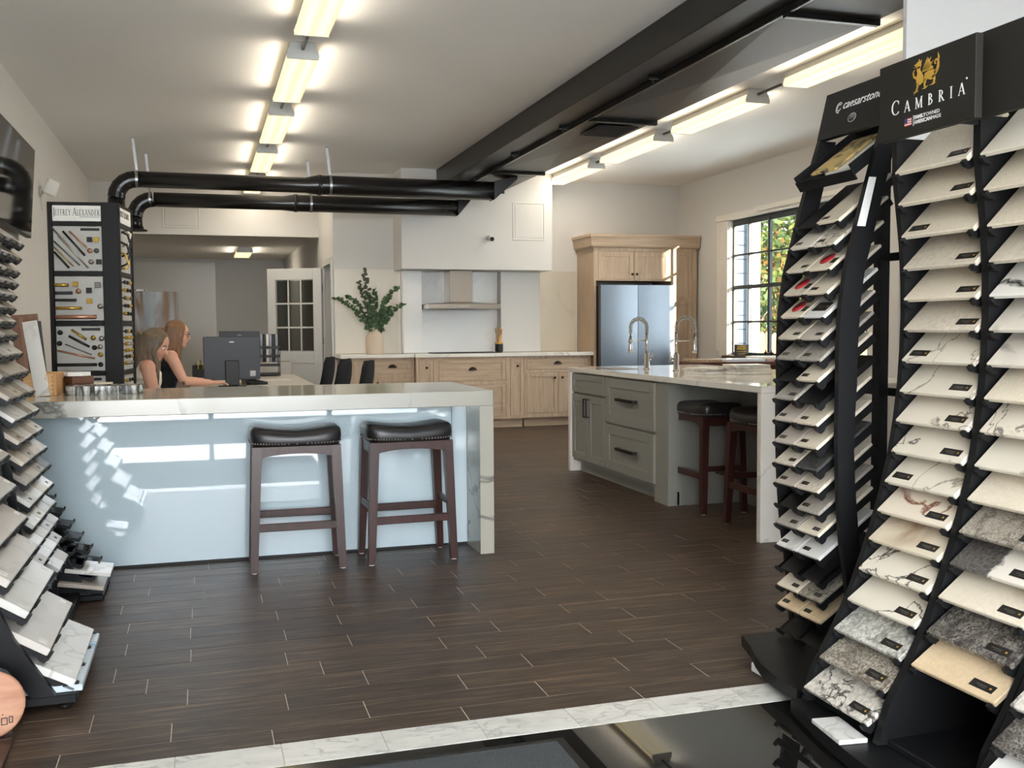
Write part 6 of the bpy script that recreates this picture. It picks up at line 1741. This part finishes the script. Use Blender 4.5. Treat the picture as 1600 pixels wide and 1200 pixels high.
# ---------------------------------------------------------------- outdoors
GRND = mat('pale_concrete_ground', S(226, 224, 218), .9, noise=.1, nscale=2)
struct(MB().box((-60, -60, -.4), (80, 70, -.22)).build('ground', GRND), 'pale outdoor ground around the building')
STUC = mat('white_stucco', S(150, 150, 148), .9, noise=.08, nscale=40, bump=.5)
SHING = mat('blue_grey_siding', S(84, 94, 104), .8, noise=.05)
t = thing('outbuilding', 'pale stucco outbuilding with a grey sided wall outside the window', 'building', (10.60, 18.0, -.22))
MB().cbox((-.10, -.22, 0), (.09, .30, 4.6), .01).build('stucco_pier', STUC, t)
for i in range(16): MB().cbox((-1.9, -.02, .02 + i * .28), (-.102, .06, .02 + i * .28 + .272), .008).build('siding_board', SHING, t)
MB().box((-1.9, .061, 0), (-.102, .29, 4.6)).build('wall', STUC, t)
MB().prism([(-2.2, 4.605), (.4, 4.605), (.3, 4.75), (-2.0, 4.75)], -.5, .5, 1).build('eave', STUC, t)
FEN = wood('golden_fence_wood', S(150, 116, 70), S(176, 142, 90), 2, 6, .8)
t = thing('picket_fence', 'sunlit golden wooden picket fence beyond the window', 'fence', (14.1, 20.6, -.22))
for i in range(34):
    x = -2.4 + i * .165; h = 1.26 + .03 * ((i * 7) % 3)
    MB().prism([(x, .05), (x + .15, .05), (x + .15, h), (x + .075, h + .07), (x, h)], -.012, .012, 1).build('picket', FEN, t)
for z in (.4, 1.2): MB().cbox((-2.4, .0125, z), (3.2, .05, z + .09), .004).build('rail', FEN, t)
BARK = wood('grey_bark', S(112, 100, 86), S(160, 148, 130), 2, 5, .9)
GRN = [mat('green_foliage', S(62, 84, 36), .7, noise=.35, nscale=3), mat('yellow_green_foliage', S(92, 100, 38), .7, noise=.35, nscale=3), mat('orange_autumn_foliage', S(120, 86, 34), .7, noise=.35, nscale=3)]
for m in GRN:
    m.node_tree.nodes['Principled BSDF'].inputs['Subsurface Weight'].default_value = 0.0
def tree(x, y, h, rr, seed, mats, label, n=5000):
    rg = random.Random(seed)
    t = thing('tree', label, 'tree', (x, y, -.22), 0, 'trees beyond the window')
    MB().tube([(0, 0, 0), (.05, .02, h * .35), (-.04, .05, h * .65), (.03, 0, h * .9)], [.13, .10, .06, .02], 10).build('trunk', BARK, t)
    br = MB()
    for k in range(9):
        A = rg.uniform(0, 6.28); z = h * rg.uniform(.2, .75); L = rr * rg.uniform(.5, .9)
        br.tube([(0, 0, z), (L * .5 * cos(A), L * .5 * sin(A), z + .3), (L * cos(A), L * sin(A), z + .7)], [.04, .025, .01], 6)
    br.build('branches', BARK, t) if False else tag(br.build('branch_network', BARK, t), kind='stuff')
    for mi, m in enumerate(mats):
        fo = MB()
        cl = [(rg.gauss(0, rr * .42), rg.gauss(0, rr * .42), h * rg.uniform(.08, 1.0)) for _ in range(34)]
        for k in range(n // len(mats)):
            c = rg.choice(cl); p = Vector((c[0] + rg.gauss(0, .32), c[1] + rg.gauss(0, .32), max(.1, c[2] + rg.gauss(0, .35))))
            d = Vector((rg.uniform(-1, 1), rg.uniform(-1, 1), rg.uniform(-1, .3))); nn = Vector((rg.uniform(-1, 1), rg.uniform(-1, 1), rg.uniform(-.2, 1)))
            s = rg.uniform(.10, .18)
            u = d.normalized() * s; w = u.cross(nn); w = w.normalized() * s * .5 if w.length > 1e-5 else Vector((s * .5, 0, 0))
            fo.add([tuple(p), tuple(p + u * .5 + w), tuple(p + u), tuple(p + u * .5 - w)], [(0, 1, 2, 3)])
        tag(fo.build('foliage', m, t), kind='stuff')
tree(13.4, 23.0, 6.0, 1.5, 1, [GRN[0], GRN[0], GRN[1], GRN[2]], 'nearest leafy green and yellow tree beyond the picket fence')
tree(16.2, 24.2, 7.5, 2.0, 2, [GRN[0], GRN[1]], 'broad green tree behind the picket fence', 9000)
tree(19.0, 23.0, 7.0, 2.0, 3, [GRN[1], GRN[2]], 'yellow autumn tree at the right behind the fence', 9000)
tree(18.0, 29.0, 9.5, 3.0, 4, [GRN[0], GRN[1]], 'tall green tree farthest from the window', 11000)
tree(21.0, 28.0, 9.0, 3.0, 6, [GRN[0], GRN[1]], 'tall yellow green tree at the far right behind the fence', 11000)
tree(13.5, 28.5, 9.0, 2.6, 5, [GRN[0], GRN[2]], 'tall tree behind the stucco outbuilding', 9000)
# unseen block added to shade the storefront and most of the side window
t = thing('sun_blocker', 'plain stucco block added out of view to hold back the low sun', 'building', (9.4, -11.5, -.22))
MB().cbox((-6.2, -4.5, 0), (3.84, 4.5, 8.2), .02).build('wall', STUC, t)
MB().cbox((-6.2, -4.5, 8.205), (3.84, 4.5, 8.4), .02).build('roof', STUC, t)
